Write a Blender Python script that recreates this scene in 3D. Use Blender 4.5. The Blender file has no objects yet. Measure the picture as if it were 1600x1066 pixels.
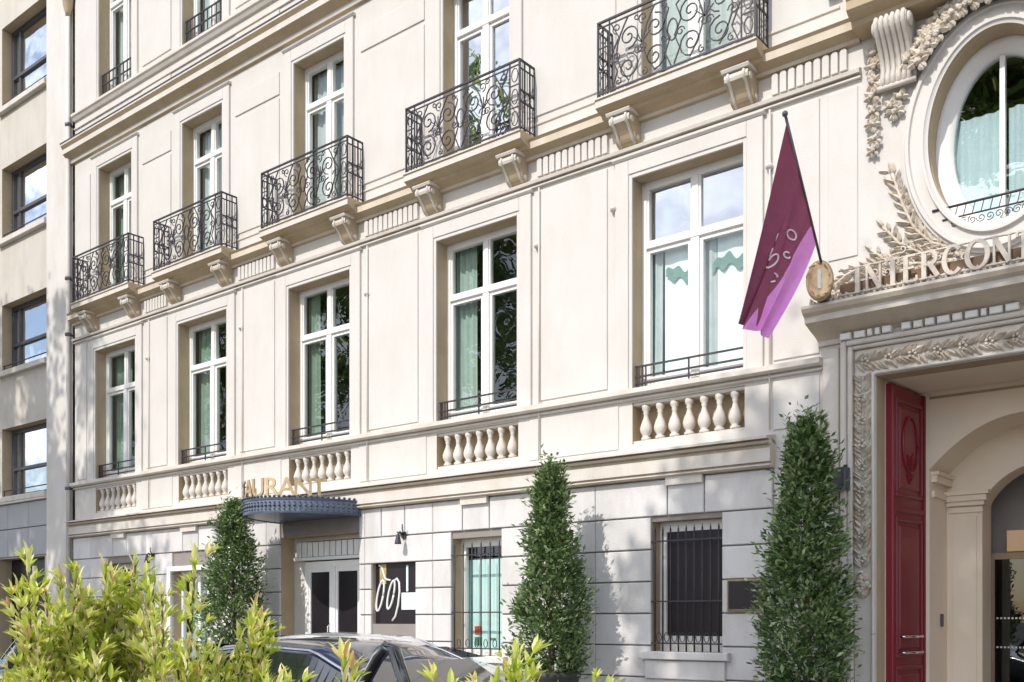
import bpy, bmesh, math, random
from mathutils import Vector, Matrix
random.seed(11)
PI = math.pi
scn = bpy.context.scene
COL = scn.collection
sin, cos = math.sin, math.cos

# ------------------------------------------------------------------ materials
def mat_new(name):
    m = bpy.data.materials.new(name); m.use_nodes = True
    nt = m.node_tree; nt.nodes.clear()
    out = nt.nodes.new('ShaderNodeOutputMaterial')
    return m, nt, out
def N(nt, t, **kw):
    n = nt.nodes.new(t)
    for k, v in kw.items():
        if k in n.inputs: n.inputs[k].default_value = v
        else: setattr(n, k, v)
    return n
def surf(name, c1, c2=None, scale=2.0, rough=.8, bump=.15, bscale=60, metal=0, dirt=None, spec=.3, fine=.0, bdist=.01):
    m, nt, out = mat_new(name)
    b = N(nt, 'ShaderNodeBsdfPrincipled'); L = nt.links.new
    b.inputs['Roughness'].default_value = rough; b.inputs['Metallic'].default_value = metal
    b.inputs['Specular IOR Level'].default_value = spec
    tc = N(nt, 'ShaderNodeNewGeometry')
    n1 = N(nt, 'ShaderNodeTexNoise', Scale=scale, Detail=6.0, Roughness=.6); L(tc.outputs['Position'], n1.inputs['Vector'])
    r = N(nt, 'ShaderNodeValToRGB'); L(n1.outputs['Fac'], r.inputs['Fac'])
    r.color_ramp.elements[0].position = .3; r.color_ramp.elements[1].position = .7
    c2 = c2 or tuple(x*.88 for x in c1)
    r.color_ramp.elements[0].color = (*c2, 1); r.color_ramp.elements[1].color = (*c1, 1)
    col = r.outputs['Color']
    if dirt:
        mp = N(nt, 'ShaderNodeMapping'); mp.inputs['Scale'].default_value = (1.3, 1.3, .40); L(tc.outputs['Position'], mp.inputs['Vector'])
        n3 = N(nt, 'ShaderNodeTexNoise', Scale=1.6, Detail=8.0, Roughness=.7); L(mp.outputs['Vector'], n3.inputs['Vector'])
        r3 = N(nt, 'ShaderNodeValToRGB'); L(n3.outputs['Fac'], r3.inputs['Fac'])
        r3.color_ramp.elements[0].position = .46; r3.color_ramp.elements[1].position = .78
        r3.color_ramp.elements[0].color = (0,0,0,1); r3.color_ramp.elements[1].color = (.55,.55,.55,1)
        mx = N(nt, 'ShaderNodeMixRGB'); L(r3.outputs['Color'], mx.inputs['Fac']); L(col, mx.inputs['Color1']); mx.inputs['Color2'].default_value = (*dirt, 1)
        col = mx.outputs['Color']
    L(col, b.inputs['Base Color'])
    n2 = N(nt, 'ShaderNodeTexNoise', Scale=bscale, Detail=4.0); L(tc.outputs['Position'], n2.inputs['Vector'])
    bp = N(nt, 'ShaderNodeBump', Strength=bump, Distance=bdist); L(n2.outputs['Fac'], bp.inputs['Height']); L(bp.outputs['Normal'], b.inputs['Normal'])
    L(b.outputs['BSDF'], out.inputs['Surface'])
    return m
def blocky(m,amt=.10):
    nt=m.node_tree; b=nt.nodes['Principled BSDF']; src=b.inputs['Base Color'].links[0].from_socket
    g=N(nt,'ShaderNodeNewGeometry'); r=N(nt,'ShaderNodeMapRange'); nt.links.new(g.outputs['Random Per Island'],r.inputs['Value'])
    r.inputs['To Min'].default_value=1-amt; r.inputs['To Max'].default_value=1+amt*.6
    mx=N(nt,'ShaderNodeVectorMath',operation='SCALE'); nt.links.new(src,mx.inputs[0]); nt.links.new(r.outputs[0],mx.inputs['Scale']); nt.links.new(mx.outputs[0],b.inputs['Base Color'])
def leafmat(name, ca, cb, cc, rough=.35, trans=.3, spec=.5):
    m, nt, out = mat_new(name); L = nt.links.new
    g = N(nt, 'ShaderNodeNewGeometry')
    r = N(nt, 'ShaderNodeValToRGB'); L(g.outputs['Random Per Island'], r.inputs['Fac'])
    r.color_ramp.elements[0].color = (*ca, 1); r.color_ramp.elements[1].color = (*cc, 1)
    e = r.color_ramp.elements.new(.55); e.color = (*cb, 1)
    b = N(nt, 'ShaderNodeBsdfPrincipled'); b.inputs['Roughness'].default_value = rough; b.inputs['Specular IOR Level'].default_value = spec
    n1 = N(nt, 'ShaderNodeTexNoise', Scale=7.0, Detail=3.0); L(g.outputs['Position'], n1.inputs['Vector'])
    mx = N(nt, 'ShaderNodeMixRGB', blend_type='MULTIPLY'); mx.inputs['Fac'].default_value = .6
    r2 = N(nt, 'ShaderNodeValToRGB'); L(n1.outputs['Fac'], r2.inputs['Fac']); r2.color_ramp.elements[0].position=.35; r2.color_ramp.elements[1].position=.65
    r2.color_ramp.elements[0].color = (.68,.70,.66,1); r2.color_ramp.elements[1].color = (1.15,1.15,1.1,1)
    L(r.outputs['Color'], mx.inputs['Color1']); L(r2.outputs['Color'], mx.inputs['Color2'])
    L(mx.outputs['Color'], b.inputs['Base Color'])
    t = N(nt, 'ShaderNodeBsdfTranslucent'); L(mx.outputs['Color'], t.inputs['Color'])
    ms = N(nt, 'ShaderNodeMixShader'); ms.inputs['Fac'].default_value = trans
    L(b.outputs['BSDF'], ms.inputs[1]); L(t.outputs['BSDF'], ms.inputs[2]); L(ms.outputs['Shader'], out.inputs['Surface'])
    return m
def glassmat(name, tint=(.8,.88,.85), refl=.25, rough=.0, wav=.02):
    m, nt, out = mat_new(name); L = nt.links.new
    t = N(nt, 'ShaderNodeBsdfTransparent'); t.inputs['Color'].default_value = (*tint, 1)
    g = N(nt, 'ShaderNodeBsdfGlossy'); g.inputs['Roughness'].default_value = rough; g.inputs['Color'].default_value = (.95,.97,1,1)
    geo = N(nt, 'ShaderNodeNewGeometry'); n1 = N(nt, 'ShaderNodeTexNoise', Scale=1.7, Detail=1.0); L(geo.outputs['Position'], n1.inputs['Vector'])
    bp = N(nt, 'ShaderNodeBump', Strength=wav, Distance=.3); L(n1.outputs['Fac'], bp.inputs['Height']); L(bp.outputs['Normal'], g.inputs['Normal'])
    dt = N(nt, 'ShaderNodeVectorMath', operation='DOT_PRODUCT'); L(geo.outputs['Incoming'], dt.inputs[0]); L(geo.outputs['True Normal'], dt.inputs[1])
    ab = N(nt, 'ShaderNodeMath', operation='ABSOLUTE'); L(dt.outputs['Value'], ab.inputs[0])
    om = N(nt, 'ShaderNodeMath', operation='SUBTRACT'); om.inputs[0].default_value = 1.0; L(ab.outputs[0], om.inputs[1])
    pw = N(nt, 'ShaderNodeMath', operation='POWER'); L(om.outputs[0], pw.inputs[0]); pw.inputs[1].default_value = 4.0
    a = N(nt, 'ShaderNodeMath', operation='ADD'); L(pw.outputs[0], a.inputs[0]); a.inputs[1].default_value = refl+.05; a.use_clamp = True
    ms = N(nt, 'ShaderNodeMixShader'); L(a.outputs[0], ms.inputs['Fac']); L(t.outputs['BSDF'], ms.inputs[1]); L(g.outputs['BSDF'], ms.inputs[2])
    L(ms.outputs['Shader'], out.inputs['Surface'])
    return m
def coat(name, c, rough=.25, metal=0, cc=1.0):
    m = surf(name, c, tuple(x*.9 for x in c), 3, rough, .02, 30, metal, spec=.5)
    m.node_tree.nodes['Principled BSDF'].inputs['Coat Weight'].default_value = cc
    return m

STONE  = surf('stone', (.635,.61,.575), (.60,.57,.53), 1.3, .9, .25, 45, dirt=(.54,.495,.44))
TRIM   = surf('carved_stone', (.67,.63,.58), (.61,.56,.495), 2.2, .9, .3, 60, dirt=(.45,.37,.27))
REVEAL = surf('reveal_shade_stone', (.50,.40,.265), (.42,.33,.21), 2.0, .9, .2, 60, dirt=(.32,.25,.16))  # browner tone puts shade and warm bounce into reveals, soffits, bracket sides
FRIEZE = surf('stained_shade_stone', (.65,.57,.46), (.56,.48,.37), 2.4, .9, .25, 60, dirt=(.38,.30,.21))  # stained tone; under string course and hood it also stands in for shade
CARVE  = surf('ornament_stone', (.70,.65,.57), (.42,.34,.25), 11.0, .9, .5, 60)
GSTONE = surf('ground_stone', (.67,.65,.635), (.62,.60,.58), 1.6, .9, .35, 40, dirt=(.40,.36,.32))
blocky(GSTONE,.09)
JOINT  = surf('joint', (.29,.26,.24), None, 3, .95)
NEIGH  = surf('neighbour_stone', (.60,.56,.50), (.54,.50,.44), 1.1, .9, .25, 50, dirt=(.40,.34,.28))
PIER   = surf('pier_render', (.66,.635,.60), (.61,.575,.53), 1.2, .9, .2, 50, dirt=(.50,.43,.38))
CLAD   = surf('cladding', (.42,.42,.43), (.36,.36,.37), 1.4, .7, .1, 50)
WHITE  = surf('white_paint', (.83,.82,.79), (.76,.75,.72), 4, .45, .03, 30, spec=.5)
IRON   = surf('wrought_iron', (.035,.032,.04), (.06,.05,.055), 12, .5, .1, 80, metal=.3, spec=.5)
DARKM  = surf('dark_frame', (.075,.075,.085), None, 8, .4, .03, 50, spec=.5)
ZINC   = surf('zinc', (.15,.15,.16), (.10,.10,.11), 5, .5, .1, 40, metal=.4)
GOLD   = surf('gilt', (.66,.49,.29), (.46,.33,.18), 14, .35, .2, 60, metal=.7)
BRONZE = surf('bronze_backing', (.20,.12,.07), (.12,.08,.05), 6, .6, .2, 50)
BRASS  = surf('dull_brass', (.36,.28,.16), (.24,.19,.11), 14, .45, .1, 60, metal=.3)
LETTER = surf('letter_stone', (.66,.60,.52), (.52,.45,.37), 20, .6, .1, 60)
DARKIN = surf('dark_interior', (.12,.15,.135), (.08,.10,.09), 1.2, .95)
BEIGE  = surf('passage_paint', (.88,.78,.63), (.82,.71,.56), 1.5, .7, .06, 40)
CURT   = surf('curtain', (.50,.56,.53), (.41,.47,.45), 6, .9, .1, 30)
CURTW  = surf('pale_curtain', (.80,.92,.90), (.70,.84,.82), 5, .9, .1, 30)
CURTD  = surf('dark_curtain', (.33,.40,.34), (.25,.31,.26), 5, .9, .1, 30)
GREENV = surf('dark_green', (.10,.22,.18), (.16,.28,.22), 9, .9)  # dark green for the painted treetop reflection and a sticker
RED    = coat('red_door_paint', (.22,.011,.024), .40, 0, .18)
GLASS  = glassmat('window_glass', (.80,.88,.83), .03)
GLASSV = glassmat('oculus_glass', (.82,.87,.90), .20)
GLASSB = glassmat('sky_glass', (.45,.50,.55), .48)
GLASSP = glassmat('pale_glass', (.95,.98,.97), .03)
GLASSO = glassmat('office_glass', (.35,.38,.42), .72)
GLASSD = glassmat('dark_glass', (.35,.38,.38), .05)
MAROON = surf('flag_maroon', (.36,.09,.15), (.28,.07,.125), 7, .75, .15, 90)
PINK   = surf('flag_pink', (.92,.38,.82), (.86,.30,.76), 7, .7, .15, 90)
PALE   = surf('flag_script', (.90,.74,.80), None, 7, .8)
POT    = surf('planter_dark', (.045,.042,.042), (.07,.065,.06), 6, .6, .2, 40)
SOIL   = surf('soil', (.05,.035,.025), None, 20, .95, .6, 60)
BARK   = surf('bark', (.14,.10,.07), (.08,.06,.04), 10, .9, .8, 30)
LEAFB  = leafmat('bay_leaf', (.06,.115,.035), (.15,.25,.075), (.48,.56,.30), .20, .30, .9)  # palest tone puts highlights into the colour of random leaves
LEAFH  = leafmat('hedge_leaf', (.42,.54,.06), (.74,.77,.16), (1.0,.96,.70), .34, .50, .5)
_e=[n_ for n_ in LEAFH.node_tree.nodes if n_.type=='VALTORGB'][0].color_ramp.elements.new(.86); _e.color=(.96,.90,.50,1)
[n_ for n_ in LEAFH.node_tree.nodes if n_.type=='VALTORGB'][0].color_ramp.elements[3].color=(.62,.40,.18,1)
LEAFT  = leafmat('tree_leaf', (.15,.24,.05), (.27,.38,.09), (.42,.50,.15), .45, .65, .4)
ASPH   = surf('asphalt', (.055,.055,.058), (.04,.04,.042), 3, .9, .5, 120)
PAVE   = surf('paving', (.42,.40,.37), (.34,.32,.30), 2, .9, .3, 60)
KERB   = surf('kerb_stone', (.42,.40,.38), (.34,.33,.31), 3, .85, .3, 50)
GROUND = surf('ground', (.09,.085,.08), (.06,.06,.055), .6, .95, .4, 20)
CARB   = coat('car_dark_blue', (.010,.016,.045), .12)
CARS   = coat('car_silver', (.72,.73,.74), .22, .25)
CARG   = coat('car_glass', (.012,.014,.016), .05)
CARK   = coat('car_black', (.012,.012,.014), .12)
RUBBER = surf('rubber', (.02,.02,.02), None, 8, .8)
CHROME = surf('chrome', (.7,.7,.72), None, 8, .15, .0, 30, metal=1)
TAXI   = surf('red_lamp', (.75,.10,.04), (.6,.08,.03), 8, .3)
CANOPY = surf('canopy_metal', (.10,.13,.18), (.06,.08,.12), 8, .35, .05, 60, metal=.4)
STUD   = surf('canopy_fret', (.19,.225,.28), (.12,.145,.19), 12, .4, .1, 60)
POSTER = surf('black_window_panel', (.022,.018,.022), None, 5, .25, 0, spec=.25)
SKYBLUE= surf('poster_blue', (.62,.84,.90), (.80,.92,.94), 1.8, .5)
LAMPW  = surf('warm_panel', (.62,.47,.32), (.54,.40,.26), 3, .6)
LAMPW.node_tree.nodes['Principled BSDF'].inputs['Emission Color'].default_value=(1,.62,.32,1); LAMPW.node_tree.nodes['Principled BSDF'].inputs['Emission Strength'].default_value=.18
BROWNP = surf('stage_drape', (.30,.26,.21), (.20,.17,.14), 4, .8)

# ------------------------------------------------------------------ mesh builder
class MB:
    def __init__(s): s.v=[]; s.f=[]; s.m=[]; s.sm=[]
    def add(s, vs, fs, mi=0, smooth=False):
        o=len(s.v); s.v+= [tuple(v) for v in vs]
        for f in fs: s.f.append(tuple(i+o for i in f)); s.m.append(mi); s.sm.append(smooth)
    def box(s, x0,x1,y0,y1,z0,z1, mi=0):
        if x0>x1: x0,x1=x1,x0
        if y0>y1: y0,y1=y1,y0
        s.add([(x0,y0,z0),(x1,y0,z0),(x1,y1,z0),(x0,y1,z0),(x0,y0,z1),(x1,y0,z1),(x1,y1,z1),(x0,y1,z1)],
              [(0,3,2,1),(4,5,6,7),(0,1,5,4),(1,2,6,5),(2,3,7,6),(3,0,4,7)],mi)
    def bevbox(s, x0,x1,yf,yb,z0,z1,b=.01, mi=0):   # front (yf<yb) edges chamfered
        s.add([(x0,yb,z0),(x1,yb,z0),(x1,yb,z1),(x0,yb,z1),(x0,yf+b,z0),(x1,yf+b,z0),(x1,yf+b,z1),(x0,yf+b,z1),
               (x0+b,yf,z0+b),(x1-b,yf,z0+b),(x1-b,yf,z1-b),(x0+b,yf,z1-b)],
              [(8,9,10,11),(4,5,9,8),(5,6,10,9),(6,7,11,10),(7,4,8,11),(0,1,5,4),(1,2,6,5),(2,3,7,6),(3,0,4,7),(3,2,1,0)],mi)
    def prism(s, prof, x0, x1, mi=0, under=None):   # profile of (off,z), extruded along x; off outward
        n=len(prof)
        if under is not None:  # downward and end faces get a browner material, shade put into colour
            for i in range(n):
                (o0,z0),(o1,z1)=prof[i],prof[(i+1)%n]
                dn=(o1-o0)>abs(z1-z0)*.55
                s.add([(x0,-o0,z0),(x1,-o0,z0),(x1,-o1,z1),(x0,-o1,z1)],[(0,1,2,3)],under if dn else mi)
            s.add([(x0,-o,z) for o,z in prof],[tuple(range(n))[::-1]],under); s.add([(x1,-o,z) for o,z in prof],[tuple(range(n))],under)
            return
        vs=[(x0,-o,z) for o,z in prof]+[(x1,-o,z) for o,z in prof]
        fs=[(i,(i+1)%n,n+(i+1)%n,n+i) for i in range(n)]+[tuple(range(n))[::-1],tuple(range(n,2*n))]
        s.add(vs,fs,mi)
    def tube(s, pts, r, sides=4, mi=0, smooth=True, caps=True):
        pts=[Vector(p) for p in pts]; n=len(pts); vs=[]; fs=[]
        for i,p in enumerate(pts):
            t=(pts[min(i+1,n-1)]-pts[max(i-1,0)]);
            if t.length<1e-9: t=Vector((0,0,1))
            t.normalize()
            a=Vector((0,1,0)) if abs(t.y)<.9 else Vector((1,0,0))
            u=t.cross(a).normalized(); w=t.cross(u)
            rr=r[i] if isinstance(r,(list,tuple)) else r
            for k in range(sides):
                an=2*PI*(k+.5)/sides; vs.append(p+u*cos(an)*rr+w*sin(an)*rr)
        for i in range(n-1):
            for k in range(sides):
                k2=(k+1)%sides; fs.append((i*sides+k,i*sides+k2,(i+1)*sides+k2,(i+1)*sides+k))
        if caps: fs.append(tuple(range(sides))[::-1]); fs.append(tuple(range((n-1)*sides,n*sides)))
        s.add(vs,fs,mi,smooth and sides>4)
    def lathe(s, prof, cx, cy, z0, sides=12, mi=0, smooth=True):  # prof (r,z)
        vs=[];fs=[];n=len(prof)
        for r,z in prof:
            for k in range(sides): a=2*PI*k/sides; vs.append((cx+r*cos(a),cy+r*sin(a),z0+z))
        for i in range(n-1):
            for k in range(sides):
                k2=(k+1)%sides; fs.append((i*sides+k,i*sides+k2,(i+1)*sides+k2,(i+1)*sides+k))
        fs.append(tuple(range(sides))[::-1]); fs.append(tuple(range((n-1)*sides,n*sides)))
        s.add(vs,fs,mi,smooth)
    def ball(s, c, r, ry=None, rz=None, seg=7, ring=5, mi=0):
        ry=ry or r; rz=rz or r; vs=[];fs=[]
        for i in range(ring+1):
            th=PI*i/ring
            for k in range(seg):
                a=2*PI*k/seg; vs.append((c[0]+r*sin(th)*cos(a),c[1]+ry*sin(th)*sin(a),c[2]+rz*cos(th)))
        for i in range(ring):
            for k in range(seg):
                k2=(k+1)%seg; fs.append((i*seg+k,(i+1)*seg+k,(i+1)*seg+k2,i*seg+k2))
        s.add(vs,fs,mi,True)
    def carveleaf(s, x,z,ang,Ln,W,y=0.0,h=.03,mi=0):   # raised leaf on the wall plane
        dx,dz=cos(ang),sin(ang); nx,nz=-dz,dx
        P=lambda a,b,c:(x+dx*a*Ln+nx*b*W, y-c, z+dz*a*Ln+nz*b*W)
        vs=[P(0,0,h*.6),P(.3,.5,.002),P(.7,.38,.002),P(1,.0,.012),P(.7,-.38,.002),P(.3,-.5,.002),P(.35,0,h),P(.72,0,h*.85)]
        s.add(vs,[(0,6,1),(1,6,7,2),(2,7,3),(3,7,4),(4,7,6,5),(5,6,0)],mi)
    def leaf(s, p, d, up, Ln, W, mi=0):
        d=d.normalized(); sd=d.cross(up)
        if sd.length<1e-3: sd=d.cross(Vector((1,0,.3)))
        sd.normalize(); nn=sd.cross(d)
        P=lambda a,b,c:p+d*a*Ln+sd*b*W+nn*c*Ln
        vs=[P(0,0,0),P(.35,.5,.05),P(.75,.36,.03),P(1,0,-.06),P(.75,-.36,.03),P(.35,-.5,.05),P(.5,0,0)]
        s.add(vs,[(0,6,2,1),(2,6,3),(3,6,4),(4,6,0,5)],mi)
    def leaf4(s, p, d, up, Ln, W, mi=0):
        d=d.normalized(); sd=d.cross(up)
        if sd.length<1e-3: sd=d.cross(Vector((1,0,.3)))
        sd.normalize(); nn=sd.cross(d)
        s.add([p,p+d*Ln*.5+sd*W*.5+nn*W*.15,p+d*Ln,p+d*Ln*.5-sd*W*.5+nn*W*.15],[(0,2,1),(0,3,2)],mi)
    def build(s, name, mats, parent=None, loc=None, bevel=0):
        me=bpy.data.meshes.new(name); me.from_pydata(s.v,[],s.f)
        if not isinstance(mats,(list,tuple)): mats=[mats]
        for m in mats: me.materials.append(m)
        me.polygons.foreach_set('material_index',s.m); me.polygons.foreach_set('use_smooth',s.sm)
        me.update()
        o=bpy.data.objects.new(name,me); COL.objects.link(o)
        if parent: o.parent=parent
        if loc: o.location=loc
        return o
def tag(o,label=None,cat=None,group=None,kind=None):
    if label: o['label']=label
    if cat: o['category']=cat
    if group: o['group']=group
    if kind: o['kind']=kind
    return o
def empty(name, loc, label=None, cat=None, group=None):
    o=bpy.data.objects.new(name,None); COL.objects.link(o); o.location=loc; o.empty_display_size=.3
    return tag(o,label,cat,group)
def copy_tree(o,parent=None,loc=None):
    c=o.copy(); COL.objects.link(c); c.parent=parent
    if loc: c.location=loc
    for ch in list(o.children): copy_tree(ch,c)
    return c

# ------------------------------------------------------------------ setting
g=MB(); g.box(-400,400,-400,400,-.5,-.02); tag(g.build('ground',GROUND),kind='structure')
g=MB(); g.add([(-80,-10,0),(60,-10,0),(60,-2.6,0),(-80,-2.6,0)],[(0,1,2,3)]); tag(g.build('road',ASPH),kind='structure')
g=MB()
xx=-40
while xx<20:
    for j,(ya,yb) in enumerate(((-2.42,-1.63),(-1.62,-.82),(-.81,-.01))):
        g.bevbox(xx+.01,xx+1.19,ya,yb,.0,.13,.002)
    xx+=1.2
tag(g.build('pavement',PAVE),kind='structure')
g=MB()
for i in range(60): g.box(-40+i,-40+i+.985,-2.60,-2.43,-.1,.128)
tag(g.build('kerb',KERB),kind='structure')
g=MB(); g.box(-40,20,-11.8,-8.3,-.1,.12); tag(g.build('path',PAVE),kind='structure')

# ------------------------------------------------------------------ hotel
hotel=empty('hotel_building',(0,0,0),'cream stone hotel with wrought iron balconies and a carved entrance with red door','building')
XL,XR,XE=-20.9,3.0,-4.39
XC=[-19.27,-16.24,-12.96,-9.53,-6.12]     # window axes
EC=-2.60                                   # entrance axis
W1,W2=.765,.63
Z1,H1=4.54,7.23
Z2,H2=8.2,11.0
Z3,H3=12.5,15.1
R=.27

def wall(mb,x0,x1,z0,z1,holes,y=0.0,depth=R,oval=None,mi=0,mr=1):
    xs=sorted({x0,x1,*[h[0] for h in holes],*[h[1] for h in holes]}); zs=sorted({z0,z1,*[h[2] for h in holes],*[h[3] for h in holes]})
    if oval:
        ox,oz,oa,ob=oval; bx0,bx1,bz0,bz1=ox-oa-.1,ox+oa+.1,oz-ob-.1,oz+ob+.1
        xs=sorted(set(xs)|{bx0,bx1}); zs=sorted(set(zs)|{bz0,bz1})
    for i in range(len(xs)-1):
        for j in range(len(zs)-1):
            cx,cz=(xs[i]+xs[i+1])/2,(zs[j]+zs[j+1])/2
            if any(h[0]<cx<h[1] and h[2]<cz<h[3] for h in holes): continue
            if oval and bx0<cx<bx1 and bz0<cz<bz1: continue
            mb.add([(xs[i],y,zs[j]),(xs[i+1],y,zs[j]),(xs[i+1],y,zs[j+1]),(xs[i],y,zs[j+1])],[(0,1,2,3)],mi)
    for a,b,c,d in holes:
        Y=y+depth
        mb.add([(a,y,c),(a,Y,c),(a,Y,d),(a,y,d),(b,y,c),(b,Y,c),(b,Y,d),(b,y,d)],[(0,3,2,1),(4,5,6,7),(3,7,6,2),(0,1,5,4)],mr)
    if oval:
        n=64; vs=[];fs=[]
        for k in range(n):
            t=2*PI*k/n; ex,ez=ox+oa*cos(t),oz+ob*sin(t)
            cc,ss=cos(t),sin(t); q=min((oa+.1)/abs(cc) if abs(cc)>1e-6 else 1e9,(ob+.1)/abs(ss) if abs(ss)>1e-6 else 1e9)
            vs+=[(ex,y,ez),(ox+cc*q,y,oz+ss*q),(ex,y+depth,ez)]
        for k in range(n):
            a=3*k;b=3*((k+1)%n); fs.append((a,a+1,b+1,b)); 
        mb.add(vs,fs,mi); mb.add(vs,[(3*k,3*((k+1)%n),3*((k+1)%n)+2,3*k+2) for k in range(n)],mr,True)
        # corner fills
        for sx in(-1,1):
            for sz in(-1,1):
                pts=[]
                kk=[k for k in range(n) if cos(2*PI*k/n)*sx>0 and sin(2*PI*k/n)*sz>0]
                cpt=(ox+sx*(oa+.1),y,oz+sz*(ob+.1))
                for k in kk[:-1]:
                    p1=vs[3*k+1];p2=vs[3*(k+1)+1]
                    if abs(p1[0]-p2[0])>1e-5 and abs(p1[2]-p2[2])>1e-5: mb.add([p1,p2,cpt],[(0,1,2)],mi)
OV=(EC,6.58,.64,.99)
holes=[]
for xc in XC:
    holes+= [(xc-W1,xc+W1,Z1,H1),(xc-W2,xc+W2,Z2,H2),(xc-W2,xc+W2,Z3,H3)]
GW=[(-6.60,-5.62,1.22,2.84),(-9.98,-9.03,1.10,2.80),(-11.67,-10.71,1.55,2.50),(-17.17,-15.97,.6,2.53),(-19.55,-18.55,.9,2.77)]
DOORH=(-13.93,-11.95,.13,3.02)
BALH=[(xc-.775,xc+.775,3.845,4.375) for xc in XC]
holes+=BALH+GW+[DOORH,(-3.80,-1.40,.13,4.25)]
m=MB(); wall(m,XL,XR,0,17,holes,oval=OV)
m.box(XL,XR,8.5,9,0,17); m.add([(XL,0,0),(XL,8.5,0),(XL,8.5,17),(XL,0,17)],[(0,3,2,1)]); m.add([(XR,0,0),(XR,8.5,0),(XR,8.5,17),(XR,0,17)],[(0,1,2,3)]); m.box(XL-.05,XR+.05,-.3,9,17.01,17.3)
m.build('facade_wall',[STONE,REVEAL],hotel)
m=MB(); 
for a,b in ((XL+.05,-4.45),): m.box(a,b,1.5,1.6,.1,16.9)
m.box(-4.5,3-.05,3.3,3.4,4.6,16.9); m.box(-4.5,-4.4,1.62,3.28,.1,16.9)
for z in (4.0,7.75,11.8): m.box(XL+.06,-4.52,.5,1.48,z,z+.25)
m.build('interior_wall',DARKIN,hotel)

# ground floor block work (proud blocks, open joints)
m=MB()
zj=[.13,.48,.89,1.29,1.69,2.09,2.49,2.90,3.36]
allh=GW+[DOORH]
vj=[XL,-20.2,-18.1,-17.85,-15.1,-14.3,-11.82,-10.35,-8.41,-7.44,-4.98]
def rowpieces(x0,x1,za,zb):
    segs=[(x0,x1)]
    for a,b,c,d in allh:
        if c<zb-.02 and d>za+.02:
            ns=[]
            for s,e in segs:
                if b<=s or a>=e: ns.append((s,e)); continue
                if a>s: ns.append((s,a))
                if b<e: ns.append((b,e))
            segs=ns
    return segs
for r_ in range(len(zj)-1):
    za,zb=zj[r_],zj[r_+1]
    for i in range(len(vj)-1):
        for s,e in rowpieces(vj[i],vj[i+1],za,zb):
            if e-s<.06: continue
            pcs=[(s,e)]
            if r_>=len(zj)-2:   # flat-arch voussoirs over the windows
                for a,b,c,d in GW:
                    mid=(a+b)/2
                    if s<mid-.25 and e>mid+.25: pcs=[(s,mid-.26),(mid-.25,mid+.25),(mid+.26,e)]
            for (p_,q_) in pcs:
                m.bevbox(p_+.004,q_-.004,-.045,.0-.001,za+.009,zb-.009,.009)
m.build('rusticated_stonework',GSTONE,hotel)
for (a,b,c,d) in GW[:2]+GW[3:]:
    mid=(a+b)/2
    m=MB(); m.box(mid-.25,mid+.25,-.10,-.047,3.27,3.375); m.build('keystone',TRIM,hotel)
m=MB(); m.box(XL,-4.98,-.012,-.002,.13,3.36); o=m.build('mortar_joints',JOINT,hotel)
# mortar sheet must leave the openings free
bpy.data.objects.remove(o)
m=MB()
segx=sorted({XL,-4.98,*[h[0] for h in allh],*[h[1] for h in allh]})
segz=sorted({.13,3.36,*[h[2] for h in allh],*[h[3] for h in allh]})
for i in range(len(segx)-1):
    for j in range(len(segz)-1):
        cx,cz=(segx[i]+segx[i+1])/2,(segz[j]+segz[j+1])/2
        if any(h[0]<cx<h[1] and h[2]<cz<h[3] for h in allh): continue
        m.add([(segx[i],-.004,segz[j]),(segx[i+1],-.004,segz[j]),(segx[i+1],-.004,segz[j+1]),(segx[i],-.004,segz[j+1])],[(0,1,2,3)])
m.build('mortar_joints',JOINT,hotel)

# horizontal mouldings
m=MB()
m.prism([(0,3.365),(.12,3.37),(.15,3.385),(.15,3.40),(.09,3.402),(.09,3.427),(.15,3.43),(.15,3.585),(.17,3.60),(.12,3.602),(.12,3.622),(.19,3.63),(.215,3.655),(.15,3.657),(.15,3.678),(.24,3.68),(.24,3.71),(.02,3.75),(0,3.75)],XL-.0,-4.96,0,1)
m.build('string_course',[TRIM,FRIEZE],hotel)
m=MB(); m.prism([(0,4.40),(.05,4.405),(.05,4.425),(.02,4.427),(.02,4.447),(.10,4.45),(.13,4.47),(.13,4.53),(.0,4.54)],XL,-4.39); m.build('window_ledge',TRIM,hotel)
m=MB(); m.prism([(0,7.52),(.045,7.525),(.045,7.545),(.012,7.547),(.012,7.567),(.075,7.57),(.085,7.61),(.03,7.635),(0,7.64)],XL,-3.96); m.build('architrave_moulding',TRIM,hotel)
CP=[(0,7.90),(.05,7.91),(.06,7.95),(.12,7.98),(.17,8.00),(.17,8.09),(.20,8.12),(.05,8.17),(0,8.17)]
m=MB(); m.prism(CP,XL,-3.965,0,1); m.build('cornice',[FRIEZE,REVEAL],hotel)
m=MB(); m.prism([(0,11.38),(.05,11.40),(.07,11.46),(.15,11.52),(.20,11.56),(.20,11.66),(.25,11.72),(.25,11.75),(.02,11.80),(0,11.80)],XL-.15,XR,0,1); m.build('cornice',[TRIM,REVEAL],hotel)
m=MB(); m.prism([(.25,11.753),(.255,11.753),(.262,11.775),(.02,11.825),(.02,11.803)],XL-.16,XR); m.build('zinc_flashing',ZINC,hotel)
m=MB(); m.prism([(0,12.27),(.04,12.28),(.07,12.33),(.10,12.36),(.10,12.41),(0,12.43)],XL,XR); m.build('string_course',TRIM,hotel)
m=MB(); m.prism([(0,12.10),(.03,12.105),(.03,12.13),(0,12.135)],XL,XR); m.prism([(0,8.38),(.02,8.385),(.02,8.41),(0,8.415)],XL,-4.2); m.build('fillet_moulding',TRIM,hotel)
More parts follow.
